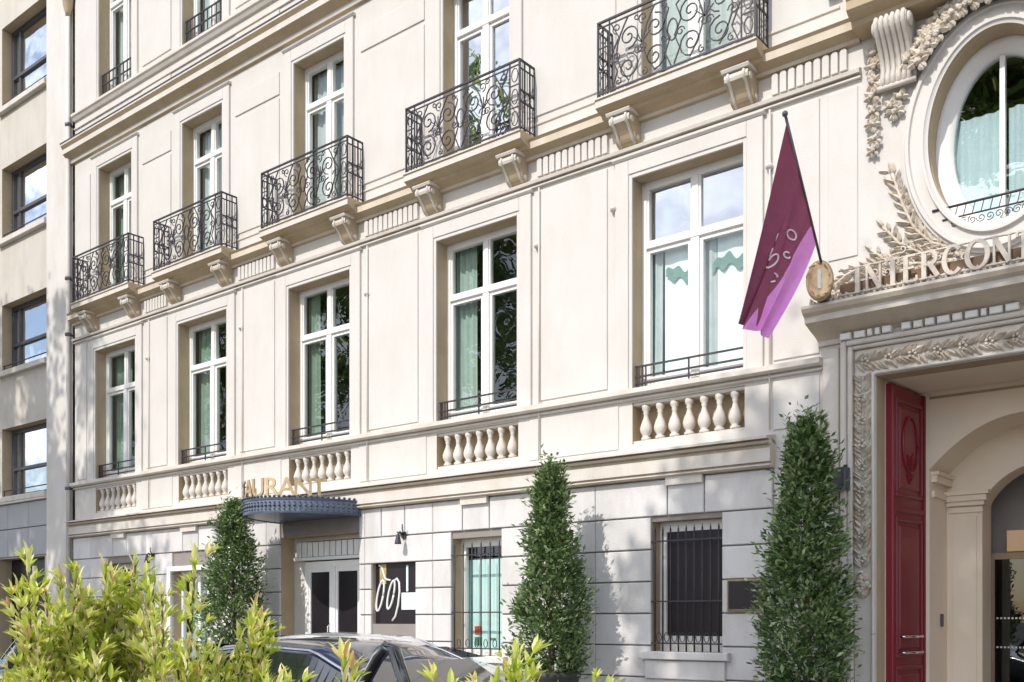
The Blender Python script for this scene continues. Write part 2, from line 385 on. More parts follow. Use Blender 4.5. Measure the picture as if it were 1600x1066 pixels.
# corner strips and panels
m=MB()
def panel(x0,x1,z0,z1,off=.02):
    m=MB(); m.bevbox(x0,x1,-off,.005,z0,z1,.006); m.build('wall_panel',STONE,hotel)
for i in range(len(XC)-1):
    a,b=XC[i]+1.06,XC[i+1]-1.06
    panel(a+.09,b-.09,4.60,7.46)
    panel(XC[i]+.98,XC[i+1]-.98,3.80,4.36,.015)
    a2,b2=XC[i]+.92,XC[i+1]-.92
    panel(a2+.1,b2-.1,8.5,10.55); panel(a2+.1,b2-.1,10.62,11.0); 
    panel(a2+.1,b2-.1,12.56,15.5); panel(a2+.1,b2-.1,11.86,12.08)
panel(-4.98,-4.43,4.60,7.46); panel(-4.98,-4.43,3.80,4.36); panel(-20.8,-20.4,4.6,7.46); panel(-20.85,-20.25,8.5,11.0)
panel(-4.33,-4.0,5.6,7.46,.015)
for x in (-17.98+0.0,-14.98,-11.76,-8.36,-4.98-.03):
    m=MB(); m.tube([(x,-.045,3.8),(x,-.045,7.5)],.011,6); m.build('cable',TRIM,hotel)
for x,z in ((-18.02,6.75),(-15.02,6.8),(-11.78,6.75),(-8.40,6.72),(-7.16,6.9),(-5.02,6.85)):
    m=MB(); m.lathe([(.045,0),(.045,.02),(.02,.05),(0.001,.06)],0,0,0,10)
    n0=len(m.v)-40
    for k in range(n0,len(m.v)):
        vx,vy,vz=m.v[k]; m.v[k]=(x+vx,-.03-vz,z+vy)
    m.build('wall_anchor',TRIM,hotel)

# fluted frieze between brackets
m=MB()
def flutes(x0,x1):
    m=MB()
    n=max(1,int(round((x1-x0)/.105))); st=(x1-x0)/n
    for k in range(n):
        c=x0+st*(k+.5); w=st*.38
        pr=[(-w,7.66),(w,7.66)]+[(w*cos(t),7.86+w*sin(t)) for t in (0,.5,1.0,PI/2,PI-1.0,PI-.5,PI)]
        nn=len(pr); m.add([(c+a,-.045,z) for a,z in pr]+[(c+a*1.15,-.002,z+(.006 if z>7.7 else 0)) for a,z in pr],
              [tuple(range(nn))]+[(i,i+nn,(i+1)%nn+nn,(i+1)%nn) for i in range(nn)])
    m.build('fluted_frieze',STONE,hotel)
for i in range(4): flutes(XC[i]+1.12,XC[i+1]-1.12)
flutes(XC[4]+1.12,-4.1)

# window surrounds
def surround(xc,w,z0,h,ow,top,name='window_surround'):
    m=MB(); y=-.04
    m.bevbox(xc-ow,xc-w-.05,y,.004,z0,h+top,.008); m.bevbox(xc+w+.05,xc+ow,y,.004,z0,h+top,.008)
    m.bevbox(xc-w-.049,xc+w+.049,y,.004,h+.05,h+top,.008)
    m.bevbox(xc-w-.048,xc-w-.001,y+.014,.004,z0,h+.048,.004); m.bevbox(xc+w+.001,xc+w+.048,y+.014,.004,z0,h+.048,.004); m.bevbox(xc-w+.0,xc+w-.0,y+.014,.004,h+.001,h+.048,.004)
    m.prism([(0,h+top+.002),(.045,h+top+.004),(.07,h+top+.03),(.07,h+top+.045),(0,h+top+.05)],xc-ow-.03,xc+ow+.03)
    return m.build(name,STONE,hotel)
for xc in XC:
    surround(xc,W1,4.545,H1,1.02,.24); surround(xc,W2,8.42,H2,.86,.25); surround(xc,W2,12.44,H3,.86,.25)

# ---- windows (local coordinates: centre of the sill, frame face at y = R)
def pleat(m,x0,x1,y,z0,z1,mi=0,amp=.03,per=.12):
    n=max(4,int((x1-x0)/per*6)); vs=[];fs=[]
    for k in range(n+1):
        x=x0+(x1-x0)*k/n; yy=y+amp*sin(2*PI*(x-x0)/per)*(1+.3*sin(x*7)); vs+=[(x,yy,z0),(x,yy*.5+y*.5,z1)]
    for k in range(n): fs.append((2*k,2*k+2,2*k+3,2*k+1))
    m.add(vs,fs,mi,True)
def guard(w,h,bars,name='guard_rail'):
    m=MB()
    for z in ([.08,h-.13,h] if h<.4 else [.06,h*.55,h]): m.box(-w,w,-.012+.06,.012+.06,z-.011,z+.011)
    for k in range(bars+1):
        x=-w+.02+(2*w-.04)*k/bars; m.box(x-.009,x+.009,.052,.068,.0,h)
    for x in (-w+.05,-w+.10,-w+.15): m.box(x-.007,x+.007,.053,.067,.0,h)
    return m
def make_window(w,h,tr,curt,gr):
    fw=.065; y0,y1=R-.05,R+.04
    m=MB()
    m.box(-w,-w+fw,y0,y1,0,h); m.box(w-fw,w,y0,y1,0,h); m.box(-w+fw,w-fw,y0,y1,h-fw-.03,h); m.box(-w+fw,w-fw,y0,y1,0,.09)
    m.bevbox(-w+fw,w-fw,y0-.02,y1,tr-.05,tr+.05,.008)
    m.bevbox(-.06,.06,y0-.015,y1,.09,tr-.05,.008); m.box(-.04,.04,y0-.003,y1,tr+.05,h-fw-.03)
    # inner casement frames
    for a,b in((-w+fw,-.06),(.06,w-fw)):
        m.box(a,a+.045,y0+.014,y1-.01,.09,tr-.05); m.box(b-.045,b,y0+.014,y1-.01,.09,tr-.05)
        m.box(a+.045,b-.045,y0+.014,y1-.01,.09,.19); m.box(a+.045,b-.045,y0+.014,y1-.01,tr-.10,tr-.05)
    for a,b in((-w+fw,-.04),(.04,w-fw)):
        m.box(a,a+.03,y0+.014,y1-.01,tr+.05,h-fw-.03); m.box(b-.03,b,y0+.014,y1-.01,tr+.05,h-fw-.03)
    fr=m.build('window',WHITE,hotel)
    for a,b in((-w+fw,-.03),(.03,w-fw)):
        for za,zb,up in((.1,tr,0),(tr+.003,h-.1,1)):
            m=MB(); m.add([(a,R-.0,za),(b,R-.0,za),(b,R-.0,zb),(a,R-.0,zb)],[(0,1,2,3)])
            m.build('glass',GLASSB if (curt=='sky' or (curt=='pale' and up)) else GLASSP if curt in('pale','teal') else GLASS,fr)
    m=MB()
    if curt=='left': pleat(m,-w+.02,-w+.42,R+.14,.03,h-.05,amp=.03); mt=[CURT]
    elif curt=='both': pleat(m,-w+.02,-w+.30,R+.14,.03,h-.05); pleat(m,w-.3,w-.02,R+.14,.03,h-.05); mt=[CURTD]
    elif curt=='sky': pleat(m,-w+.02,-w+.26,R+.14,.03,h-.05); mt=[CURT]
    elif curt=='dark': pleat(m,-w+.02,-.1,R+.16,.03,h-.05,per=.16); pleat(m,.05,w-.05,R+.2,.03,h-.05,per=.2); mt=[CURTD]
    elif curt=='teal': pleat(m,-w+.02,w-.12,R+.15,.03,h-.05,per=.15); mt=[CURT]
    else:
        pleat(m,-w+.24,-.10,R+.12,.03,tr+.02,0,.012,.3); pleat(m,.22,w-.03,R+.12,.03,tr+.02,0,.012,.3)
        pleat(m,-w+.03,-w+.23,R+.10,.03,tr+.02,1,.03); pleat(m,.05,.21,R+.10,.03,tr+.02,1,.03)
        # scalloped green strip standing in for treetops reflected in the glass
        vs=[];fs=[];n=48
        for k in range(n+1):
            x=-w+.27+(2*w-.32)*k/n; zt=tr-.33+.04*sin(k*.42)+.03*sin(k*.9+1); zb=zt-.10-.07*abs(sin(k*.33)); vs+=[(x,R+.09,zb),(x,R+.09,zt)]
        for k in range(n):
            if -.11<vs[2*k][0]<.12: continue
            fs.append((2*k,2*k+2,2*k+3,2*k+1))
        m.add(vs,fs,2); mt=[CURTW,CURT,GREENV]
    m.build('curtain',mt,fr)
    if gr=='low': guard(w,.30,2).build('guard_rail',IRON,fr)
    elif gr=='mid': guard(w,.46,9).build('guard_rail',IRON,fr)
    return fr
h1=H1-Z1;h2=H2-Z2;h3=H3-Z3
protos={}
def put_window(kind,loc):
    if kind not in protos:
        lev,c=kind
        o=make_window(*{1:(W1,h1,1.88,c,'low'),2:(W2,h2,2.12,c,None),3:(W2,h3,1.95,c,'mid')}[lev]); protos[kind]=o; o.location=loc; o.parent=hotel
    else: copy_tree(protos[kind],hotel,loc)
for xc,k in zip(XC,['dark','dark','both','left','pale']): put_window((1,k),(xc,0,Z1))
for xc,k in zip(XC,['dark','teal','teal','sky','teal']): put_window((2,k),(xc,0,Z2))
for xc,k in zip(XC,['teal','teal','sky','sky','sky']): put_window((3,k),(xc,0,Z3))

# ---- balconies
def spiral(cx,cz,r0,turns,a0,dirn=1,rmin=.02,n=18):
    pts=[]
    for k in range(n+1):
        t=k/n; r=r0*(1-t)+rmin*t; a=a0+dirn*turns*2*PI*t; pts.append((cx+r*cos(a),cz+r*sin(a)))
    return pts
def railing_mesh(hw=1.07,dp=.34,H=.97):
    m=MB(); t=.0105
    yf=-dp
    # rails
    m.box(-hw-.012,hw+.012,yf-.014,yf+.014,H-.024,H); m.box(-hw,hw,yf-.009,yf+.009,.045,.067); m.box(-hw,hw,yf-.008,yf+.008,H-.085,H-.07)
    for s in(-1,1):
        m.box(s*hw-.012,s*hw+.012,yf+.015,-.0,H-.024,H); 
        for z in (.055,.40,.56,H-.12): m.box(s*hw-.007,s*hw+.007,yf+.01,0,z-.009,z+.009)
        for y in (-.02,yf*.35,yf*.68): m.box(s*hw-.009,s*hw+.009,y-.009,y+.009,.0,H-.024)
        for y in (yf*.18,yf*.52,yf*.84):
            m.tube([(s*hw,y+.05*sin(q/10*2*PI),.48+.07*cos(q/10*2*PI)) for q in range(11)],.006,4); m.tube([(s*hw,y,.08),(s*hw,y,.38)],.006,4); m.tube([(s*hw,y,.58),(s*hw,y,.84)],.006,4)
        m.box(s*hw-.012,s*hw+.012,yf-.012,yf+.012,0,H-.025)
        m.box(s*(hw-.17)-.008,s*(hw-.17)+.008,yf-.008,yf+.008,.06,H-.03)
        c=s*(hw-.085)
        for z0,z1 in((.07,.30),(.36,.60),(.66,.88)):
            m.tube([(c+.055*cos(q/12*2*PI),yf,(z0+z1)/2+(z1-z0)*.42*sin(q/12*2*PI)) for q in range(13)],.007,4)
        m.box(c-.08,c+.08,yf-.006,yf+.006,.325,.34);m.box(c-.08,c+.08,yf-.006,yf+.006,.625,.64)
    P=lambda pts:[(a,yf,b) for a,b in pts]
    iw=hw-.19
    for s in(-1,1):
        # large acanthus S scrolls either side of the centre
        for x0,w,fl in((.24,.20,1),(.62,.20,-1)):
            cx=s*x0
            m.tube(P(spiral(cx,.64,.155,1.6,PI/2 if fl>0 else -PI/2,s*fl,.02,22)),t,4)
            m.tube(P(spiral(cx+s*.01,.27,.165,1.7,-PI/2 if fl>0 else PI/2,-s*fl,.02,22)),t,4)
            m.tube(P([(cx+s*(.17*sin(q*PI/8)),.10+.8*q/8) for q in range(9)]),t,4)
            m.tube(P(spiral(cx+s*.17,.80,.07,1.2,-PI/2,s,.015,12)),t*.8,4)
            m.tube(P(spiral(cx+s*.18,.45,.075,1.3,PI,-s,.015,12)),t*.8,4)
            m.tube(P(spiral(cx-s*.13,.44,.06,1.2,0,s,.015,12)),t*.8,4)
            m.tube(P(spiral(cx-s*.12,.84,.045,1.1,0,s,.012,10)),t*.8,4)
            m.tube(P(spiral(cx+s*.15,.13,.05,1.1,PI/2,s,.012,10)),t*.8,4)
        m.tube(P([(s*.02,.08),(s*.10,.25),(s*.03,.42),(s*.12,.60),(s*.05,.78),(s*.16,.88)]),t,4)
        m.tube(P([(s*.86,.07),(s*.78,.26),(s*.88,.48),(s*.76,.68),(s*.87,.88)]),t,4)
        for q in range(5): 
            a=PI/2+s*(q-2)*.42; m.tube(P([(s*.43,.50),(s*.43+.16*cos(a),.50+.16*sin(a))]),t*.8,4)
    m.tube(P([(.07*cos(q/14*2*PI),.50+.13*sin(q/14*2*PI)) for q in range(15)]),t,4)
    return m
def bracket_mesh():
    m=MB(); w=.15
    prof=[(0,7.635),(.055,7.64),(.10,7.67),(.125,7.70),(.15,7.745),(.20,7.80),(.235,7.84),(.27,7.86),(.285,7.895),(.28,7.935),(.255,7.955),(0,7.955)]
    prof=[(o,z-8.2) for o,z in prof]
    m.prism(prof,-w,w,0,1)
    m.prism([(0,-.243),(.305,-.243),(.32,-.215),(.32,-.205),(0,-.205)],-w-.025,w+.025)
    # scroll eye and ridges
    for x in(-w-.004,w+.004):
        m.ball((x,-.215,-.315),.012,.045,.045,10,6)
        m.ball((x,-.07,-.50),.010,.035,.035,8,5)
    for x in(-.10,.10):
        m.tube([(x,-(o+.002),z) for o,z in prof[1:11]],.020,6)
    return m
def slab_mesh():
    m=MB(); hw=1.10
    p=[(0,-.20),(.20,-.20),(.22,-.165),(.29,-.15),(.33,-.13),(.365,-.115),(.365,-.035),(.385,-.02),(.385,0),(0,0)]
    m.prism(p,-hw,hw,0,1)
    return m
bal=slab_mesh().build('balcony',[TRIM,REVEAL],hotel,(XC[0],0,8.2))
railing_mesh().build('railing',IRON,bal,(0,0,.0))
for s in(-.80,.80): bracket_mesh().build('bracket',[TRIM,REVEAL],bal,(s,0,0))
# bottom edge strip of dark metal
for xc in XC[1:]: copy_tree(bal,hotel,(xc,0,8.2))
for o in [c for c in hotel.children if c.name.startswith('balcony')]: pass

# ---- balustrades under the first floor windows
def baluster_mesh():
    m=MB()
    pr=[(.062,0),(.062,.035),(.038,.05),(.050,.07),(.074,.11),(.080,.155),(.064,.21),(.036,.28),(.028,.33),(.040,.35),(.030,.365),(.050,.39),(.055,.42),(.055,.447)]
    m.lathe(pr,0,0,0,14); return m
bproto=None
for i,xc in enumerate(XC):
    m=MB()
    m.box(xc-.774,xc+.774,.20,.22,3.846,4.374,1)  # back panel in the brown that imitates shade between balusters
    m.box(xc-.773,xc+.773,.02,.199,3.847,3.885); m.box(xc-.773,xc+.773,.02,.199,4.335,4.373)
    b=m.build('balustrade',[TRIM,REVEAL],hotel)
    n=7
    for k in range(n):
        x=xc-.72+1.44*(k+.5)/n
        if bproto is None: bproto=baluster_mesh().build('baluster',TRIM,b,(x,.075,3.886)); o=bproto
        else: o=bproto.copy(); COL.objects.link(o); o.parent=b; o.location=(x,.075,3.886)

# ---- ground floor openings
def barred(a,b,c,d,mt_back,nb=8):
    w=(b-a)/2; xc=(a+b)/2; h=d-c
    m=MB(); y0,y1=.19,.25
    m.box(-w,-w+.09,y0,y1,0,h);m.box(w-.07,w,y0,y1,0,h);m.box(-w+.09,w-.07,y0,y1,h-.12,h);m.box(-w+.09,w-.07,y0,y1,0,.08 if mt_back else .19)
    o=m.build('barred_window',WHITE,hotel,(xc,0,c))
    m=MB(); m.add([(-w+.08,.225,.07),(w-.06,.225,.07),(w-.06,.225,h-.11),(-w+.08,.225,h-.11)],[(0,1,2,3)]); m.build('glass',POSTER if mt_back is None else GLASS,o)
    if mt_back:
        m=MB(); m.box(-w+.05,w-.05,.30,.31,.05,h-.3); m.build('backing_panel',mt_back,o)
        m=MB(); m.box(-.30,-.17,.285,.298,.30,.42,0); m.box(-.30,-.17,.285,.298,.14,.26,1); m.box(.0,.1,.285,.298,.22,.25,1); m.build('sticker',[TAXI,GREENV],o)
    m=MB()
    for k in range(nb+1):
        x=-w+.05+(2*w-.1)*k/nb; m.tube([(x,-.0,-.02),(x,0,h-.1)],.011,6); m.tube([(x,0,h-.12),(x,0,h-.06)],[.011,.002],6)
    for z in(.1,.62,h-.25): m.box(-w-.0,w+.0,-.014,.014,z-.009,z+.009)
    for k in range(nb):
        x=-w+.05+(2*w-.1)*(k+.5)/nb; m.tube([(x+.035*cos(q/10*2*PI),0,.175+.06*sin(q/10*2*PI)) for q in range(11)],.006,4)
    m.build('window_bars',IRON,o,(0,-.02,0))
    m=MB(); m.bevbox(-w-.12,w+.12,-.14,.18,-.10,-.002,.01); m.bevbox(-w-.06,w+.06,-.09,-.047,-.34,-.11,.008); m.build('sill',GSTONE,o)
    return o
barred(*GW[0],None); barred(*GW[1],SKYBLUE,5)
o=barred(*GW[4],None)
# plain framed window at the far end of the ground floor
a,b,c,d=GW[3]; w=(b-a)/2; h=d-c
m=MB(); m.box(-w,-w+.08,.15,.22,0,h);m.box(w-.08,w,.15,.22,0,h);m.box(-w+.08,w-.08,.15,.22,h-.1,h);m.box(-w+.08,w-.08,.15,.22,0,.1);m.box(-.04,.04,.153,.22,.1,h-.1)
m.bevbox(-w-.12,-w-.002,-.09,-.047,-.1,h+.1,.01);m.bevbox(w+.002,w+.12,-.09,-.047,-.1,h+.1,.01);m.bevbox(-w,w,-.09,-.047,h+.005,h+.1,.01)
o=m.build('window',WHITE,hotel,((a+b)/2,0,c)); m=MB(); m.add([(-w+.07,.19,.08),(w-.07,.19,.08),(w-.07,.19,h-.08),(-w+.07,.19,h-.08)],[(0,1,2,3)]); m.build('glass',GLASS,o)
m=MB(); pleat(m,-w+.1,w-.1,.32,.1,h-.1); m.build('curtain',CURT,o)
# black display window with curled script
a,b,c,d=GW[2]; w=(b-a)/2; h=d-c
m=MB(); m.box(-w,w,.06,.09,0,h); o=m.build('display_window',POSTER,hotel,((a+b)/2,0,c))
m=MB()
P=lambda pts:[(x,.05,z) for x,z in pts]
for cx,cz,rx,rz,til in((-.37,.44,.065,.24,.30),(-.13,.45,.060,.22,.30)):
    m.tube(P([(cx+rx*cos(q/24*2*PI)+til*.2*sin(q/24*2*PI),cz+rz*sin(q/24*2*PI)) for q in range(25)]),.018,6)
m.tube(P([(-.07,.66),(.0,.70),(.05,.64),(.06,.50),(.03,.30),(-.03,.12),(-.10,.05)]),.018,6)
m.tube(P([(-.40,.92),(-.33,.88),(-.27,.72),(-.22,.69),(-.14,.68)]),.016,6)
m.build('script_sign',WHITE,o)
m=MB(); m.box(.10,.44,.048,.058,.22,.48); m.box(.20,.24,.05,.058,.50,.9); m.box(-.38,-.24,.048,.058,.62,.93,1); m.build('notice',[CURTW,LEAFH],o)

# ---- restaurant door recess
m=MB(); X0,X1=-13.93,-11.95
m.box(X0,-13.63,.271,.33,.13,3.02); m.box(-12.17,X1,.271,.33,.13,3.02); m.box(-13.63,-12.17,.275,.33,2.95,3.02)
m.box(X0,X1,.40,.44,.13,3.02,1)
m.build('door_recess',[TRIM,DARKIN],hotel)
m=MB()
xa,xb=-13.62,-12.18
m.box(xa,xa+.09,.25,.33,.13,2.60);m.box(xb-.09,xb,.25,.33,.13,2.60);m.box(xa+.09,xb-.09,.25,.33,2.50,2.60);m.box(-12.96,-12.84,.24,.33,.13,2.50)
for a,b in((xa+.09,-12.96),(-12.84,xb-.09)):
    m.box(a,a+.045,.26,.32,.13,2.50);m.box(b-.045,b,.26,.32,.13,2.50);m.box(a+.045,b-.045,.26,.32,.13,1.25);m.box(a+.045,b-.045,.26,.32,2.42,2.50)
o=m.build('restaurant_door',WHITE,hotel)
for a,b in((xa+.13,-13.0),(-12.80,xb-.13)):
    m=MB(); m.box(a,b,.285,.295,1.2,2.45); m.build('glass',POSTER,o)
m=MB(); m.tube([(-12.98,.25,1.2),(-12.98,.20,1.25),(-12.98,.20,1.5),(-12.98,.25,1.55)],.012,6); m.build('handle',CHROME,o)
m=MB(); m.box(xa-.2,xb+.15,.16,.24,2.62,2.67)
for k in range(12):
    xk=xa-.18+(xb-xa+.30)*k/12; m.bevbox(xk+.01,xk+.128,.20,.23,2.68,2.93,.008)
m.build('transom_panel',WHITE,hotel)

# ---- ENTRANCE ------------------------------------------------------------
# door surround
m=MB(); 
def bar(x0,x1,z0,z1,off,b=.012,mi=0): m.bevbox(x0,x1,-off,.003,z0,z1,b,mi)
for s in(-1,1):
    X=lambda v:EC+s*v
    def sb(a,b,z0,z1,off,mi=0): bar(min(X(a),X(b)),max(X(a),X(b)),z0,z1,off,.01,mi)
    sb(1.56,1.50,.13,4.66,.11); sb(1.497,1.44,.13,4.60,.075); sb(1.437,1.24,.13,4.20 if 0 else 4.255,.02); sb(1.237,1.205,.13,4.26,.06)
    sb(1.79,1.60,.13,4.62,.04)
bar(EC-1.437,EC+1.437,4.56,4.60,.075); bar(EC-1.497,EC+1.497,4.603,4.66,.11); bar(EC-1.437,EC+1.437,4.257,4.557,.02); bar(EC-1.20,EC+1.20,4.258,4.285,.06)
m.build('door_surround',TRIM,hotel)
rnd=random.Random(5)
m=MB()
def carveband(x0,x1,z0,z1,vert,dens=1.0):
    L=(z1-z0) if vert else (x1-x0); n=int(L/.05*dens); mid=(x0+x1)/2 if vert else (z0+z1)/2; hw=((x1-x0) if vert else (z1-z0))/2
    for k in range(n):
        t=(k+.5)/n*L
        for s in(-1,1):
            j=rnd.uniform(-.02,.02)
            if vert: m.carveleaf(mid+s*.01,z0+t+j,PI/2-s*rnd.uniform(.5,.95)+0,hw*1.25,.055,-.022,rnd.uniform(.04,.065))
            else: m.carveleaf(x0+t+j,mid+s*.01,s*rnd.uniform(.5,.95),hw*1.25,.055,-.022,rnd.uniform(.04,.065))
        if k%5==2:
            c=(mid,z0+t) if vert else (x0+t,mid)
            for q in range(5):
                a=q*2*PI/5; m.ball((c[0]+.032*cos(a),-.06,c[1]+.032*sin(a)),.018,.018,.018,6,4)
for s in(-1,1):
    xa=EC+s*1.34; carveband(xa-.095,xa+.095,2.15,4.25,True)
    # hanging end drop
    for q in range(26):
        a=rnd.uniform(0,2*PI); r=rnd.uniform(0,.09); m.ball((xa+r*cos(a),-.05-rnd.uniform(0,.02),2.0+1.35*r*sin(a)),.028,.03,.028,6,4)
    m.ball((xa,-.03,1.98),.09,.04,.14,10,8)
    m.build('carved_border',CARVE,hotel); m=MB()
carveband(EC-1.43,EC+1.43,4.30,4.52,False)
m.build('carved_border',CARVE,hotel)
# hood
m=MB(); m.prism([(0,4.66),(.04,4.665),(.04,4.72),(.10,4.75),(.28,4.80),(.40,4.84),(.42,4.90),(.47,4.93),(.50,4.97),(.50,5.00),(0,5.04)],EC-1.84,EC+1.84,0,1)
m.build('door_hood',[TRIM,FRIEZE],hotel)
m=MB()
xx=EC-1.55
k=0
while xx<EC+1.5:
    w_=rnd.choice([.05,.06,.09,.12]); 
    if rnd.random()<.85: m.bevbox(xx,xx+w_,-.135-.02*rnd.random(),-.042,4.665,4.735,.008)
    xx+=w_+.03
m.build('dentil_band',WHITE,hotel)
# sign letters on the hood
sign=empty('hotel_sign',(EC,-.45,5.02),'openwork metal letters INTERCONTINENTAL standing on the entrance hood','sign')
m=MB(); m.tube([(-1.45,0,.03),(1.8,0,.03)],.012,6); m.tube([(-1.45,.02,.3),(1.8,.02,.3)],.010,6); m.build('rail',LETTER,sign)
m=MB(); m.box(-1.45,1.8,.05,.07,.035,.16); m.build('backing',BRONZE,sign)
def letter_strokes(ch,h,w):
    T=.034;t=.016;S=[]
    def ser(x,z,l=.035): S.append(((x-l,z),(x+l,z),.011))
    if ch=='I': S.append(((0,0),(0,h),T)); ser(0,0);ser(0,h)
    elif ch=='N':
        S+= [((-w,0),(-w,h),t),((w,0),(w,h),t),((-w,h),(w,0),T)]; ser(-w,0);ser(-w,h);ser(w,h)
    elif ch=='T': S+= [((0,0),(0,h),T),((-w,h),(w,h),t),((-w,h),(-w,h-.05),t),((w,h),(w,h-.05),t)]; ser(0,0)
    elif ch=='E': S+= [((-w,0),(-w,h),T),((-w,h),(w*.8,h),t),((-w,h*.52),(w*.5,h*.52),t),((-w,0),(w,0),t),((w,0),(w,.05),t)]
    elif ch=='L': S+= [((-w,0),(-w,h),T),((-w,0),(w,0),t),((w,0),(w,.06),t)]; ser(-w,h)
    elif ch=='A': S+= [((-w,0),(0,h),t),((0,h),(w,0),T),((-w*.6,h*.35),(w*.6,h*.35),t)]; ser(-w,0);ser(w,0)
    elif ch=='R':
        S+= [((-w,0),(-w,h),T)]; ser(-w,0)
        pr=None
        for q in range(9):
            a=PI/2-q*PI/8; pt=(-w*.1+w*.8*cos(a),h*.75+h*.25*sin(a))
            if pr: S.append((pr,pt,.026))
            pr=pt
        S+= [((-w,h),(-w*.1,h),t),((-w,h*.5),(-w*.1,h*.5),t),((-w*.1,h*.5),(w,0),T)]
    elif ch in 'CO':
        pr=None; a0,a1=(.75,2*PI-.75) if ch=='C' else (0,2*PI); n=18
        for q in range(n+1):
            a=a0+(a1-a0)*q/n; pt=(w*1.15*cos(a),h/2+h*.52*sin(a))
            if pr: S.append((pr,pt,.018+.016*abs(cos((a0+(a1-a0)*(q-.5)/n)))))
            pr=pt
    return S
word='INTERCONTINENTAL'; xs=-1.30
adv={'I':.13,'N':.205,'T':.19,'E':.18,'R':.205,'C':.215,'O':.235,'L':.18,'A':.2}
for ch in word:
    w_=(adv[ch]-.07)/2; m=MB()
    runs=[]
    for st_ in letter_strokes(ch,.26,w_):
        if runs and (ch in 'CO' or (ch=='R' and abs(st_[2]-.026)<1e-6 and abs(runs[-1][-1][1]-.026)<1e-6)): runs[-1].append((st_[1],st_[2]))
        else: runs.append([(st_[0],st_[2]),(st_[1],st_[2])])
    for ri,run in enumerate(runs):
        k=len(run); vs=[]; e_=.0011*ri
        for i,(pt_,tk) in enumerate(run):
            a=Vector(run[max(i-1,0)][0]); b=Vector(run[min(i+1,k-1)][0])
            if ch=='O' and i in(0,k-1): a=Vector(run[k-2][0]); b=Vector(run[1][0])
            d=b-a
            if d.length<1e-6: d=Vector((0,1))
            d.normalize(); nx,nz=-d.y*tk*.68,d.x*tk*.68
            vs+=[(pt_[0]+nx,-.02-e_,pt_[1]+nz),(pt_[0]-nx,-.02-e_,pt_[1]-nz),(pt_[0]-nx,.012-e_,pt_[1]-nz),(pt_[0]+nx,.012-e_,pt_[1]+nz)]
        fs=[]
        for i in range(k-1):
            for j in range(4): fs.append((4*i+j,4*i+(j+1)%4,4*i+4+(j+1)%4,4*i+4+j))
        fs+=[(0,3,2,1),(4*k-4,4*k-3,4*k-2,4*k-1)]
        m.add(vs,fs)
    m.build('letter',LETTER,sign,(xs+adv[ch]/2,-.01,.025)); xs+=adv[ch]
# egg and leaf crest on the hood under the letters
m=MB()
for k in range(60):
    x=EC-1.75+3.5*k/59
    m.carveleaf(x,5.0,PI/2+rnd.uniform(-.4,.4),.10,.06,-.40,.03); m.ball((x+.03,-.43,5.03),.022,.03,.022,6,4)
m.build('carved_crest',CARVE,hotel)

# oculus
m=MB(); n=72
def ring(prof,mi=0):
    vs=[];fs=[];k=len(prof)
    for i in range(n):
        t=2*PI*i/n
        for (da,y) in prof: vs.append((OV[0]+(OV[2]+da)*cos(t),y,OV[1]+(OV[3]+da)*sin(t)))
    for i in range(n):
        for j in range(k-1):
            a=i*k+j;b=((i+1)%n)*k+j; fs.append((a,b,b+1,a+1))
    m.add(vs,fs,mi,True)
n=120
ring([(.002,.01),(.002,-.07)],1); m.sm=[False]*len(m.sm)  # inner rim coloured brown as if unlit
for pr_ in ([(.002,-.07),(.035,-.075),(.045,-.095)],[(.045,-.095),(.075,-.095)],[(.075,-.095),(.085,-.055)],[(.085,-.055),(.19,-.05)],[(.19,-.05),(.20,-.08)],[(.20,-.08),(.235,-.08)],[(.235,-.08),(.25,-.045)],[(.25,-.045),(.27,-.04)],[(.27,-.04),(.27,0)]): ring(pr_)
n=72
m.build('oculus_moulding',[STONE,REVEAL],hotel)
m=MB(); ring([(-.0,.20),(-.05,.19),(-.075,.22),(-.10,.22),(-.12,.25),(-.15,.255),(-.16,.34)]); 
m.box(OV[0]-.024,OV[0]+.024,.25,.31,OV[1]-OV[3]+.16,OV[1]+OV[3]-.16)
oc=m.build('oculus_window',WHITE,hotel)
m=MB(); vs=[(OV[0],.29,OV[1])]+[(OV[0]+(OV[2]-.13)*cos(2*PI*i/n),.29,OV[1]+(OV[3]-.13)*sin(2*PI*i/n)) for i in range(n)]
m.add(vs,[(0,1+i,1+(i+1)%n) for i in range(n)]); m.build('glass',GLASSV,oc)
m=MB(); pleat(m,OV[0]-.5,OV[0]-.04,.36,5.7,6.9); pleat(m,OV[0]+.04,OV[0]+.5,.36,5.7,6.9); m.build('curtain',CURTW,oc)
m=MB(); m.tube([(OV[0]-.60,-.06,5.86),(OV[0]+.60,-.06,5.86)],.013,6); m.tube([(OV[0]-.5,-.06,5.74),(OV[0]+.5,-.06,5.74)],.009,6)
for k in range(10):
    cx=OV[0]-.42+.84*(k+.5)/10; m.tube([(cx+p_[0],-.06,5.68+p_[1]) for p_ in spiral(0,0,.045,1.4,k,1,.01,12)],.006,4); m.tube([(cx,-.06,5.74),(cx+.03,-.06,5.86)],.006,4)
m.build('guard_rail',IRON,oc)
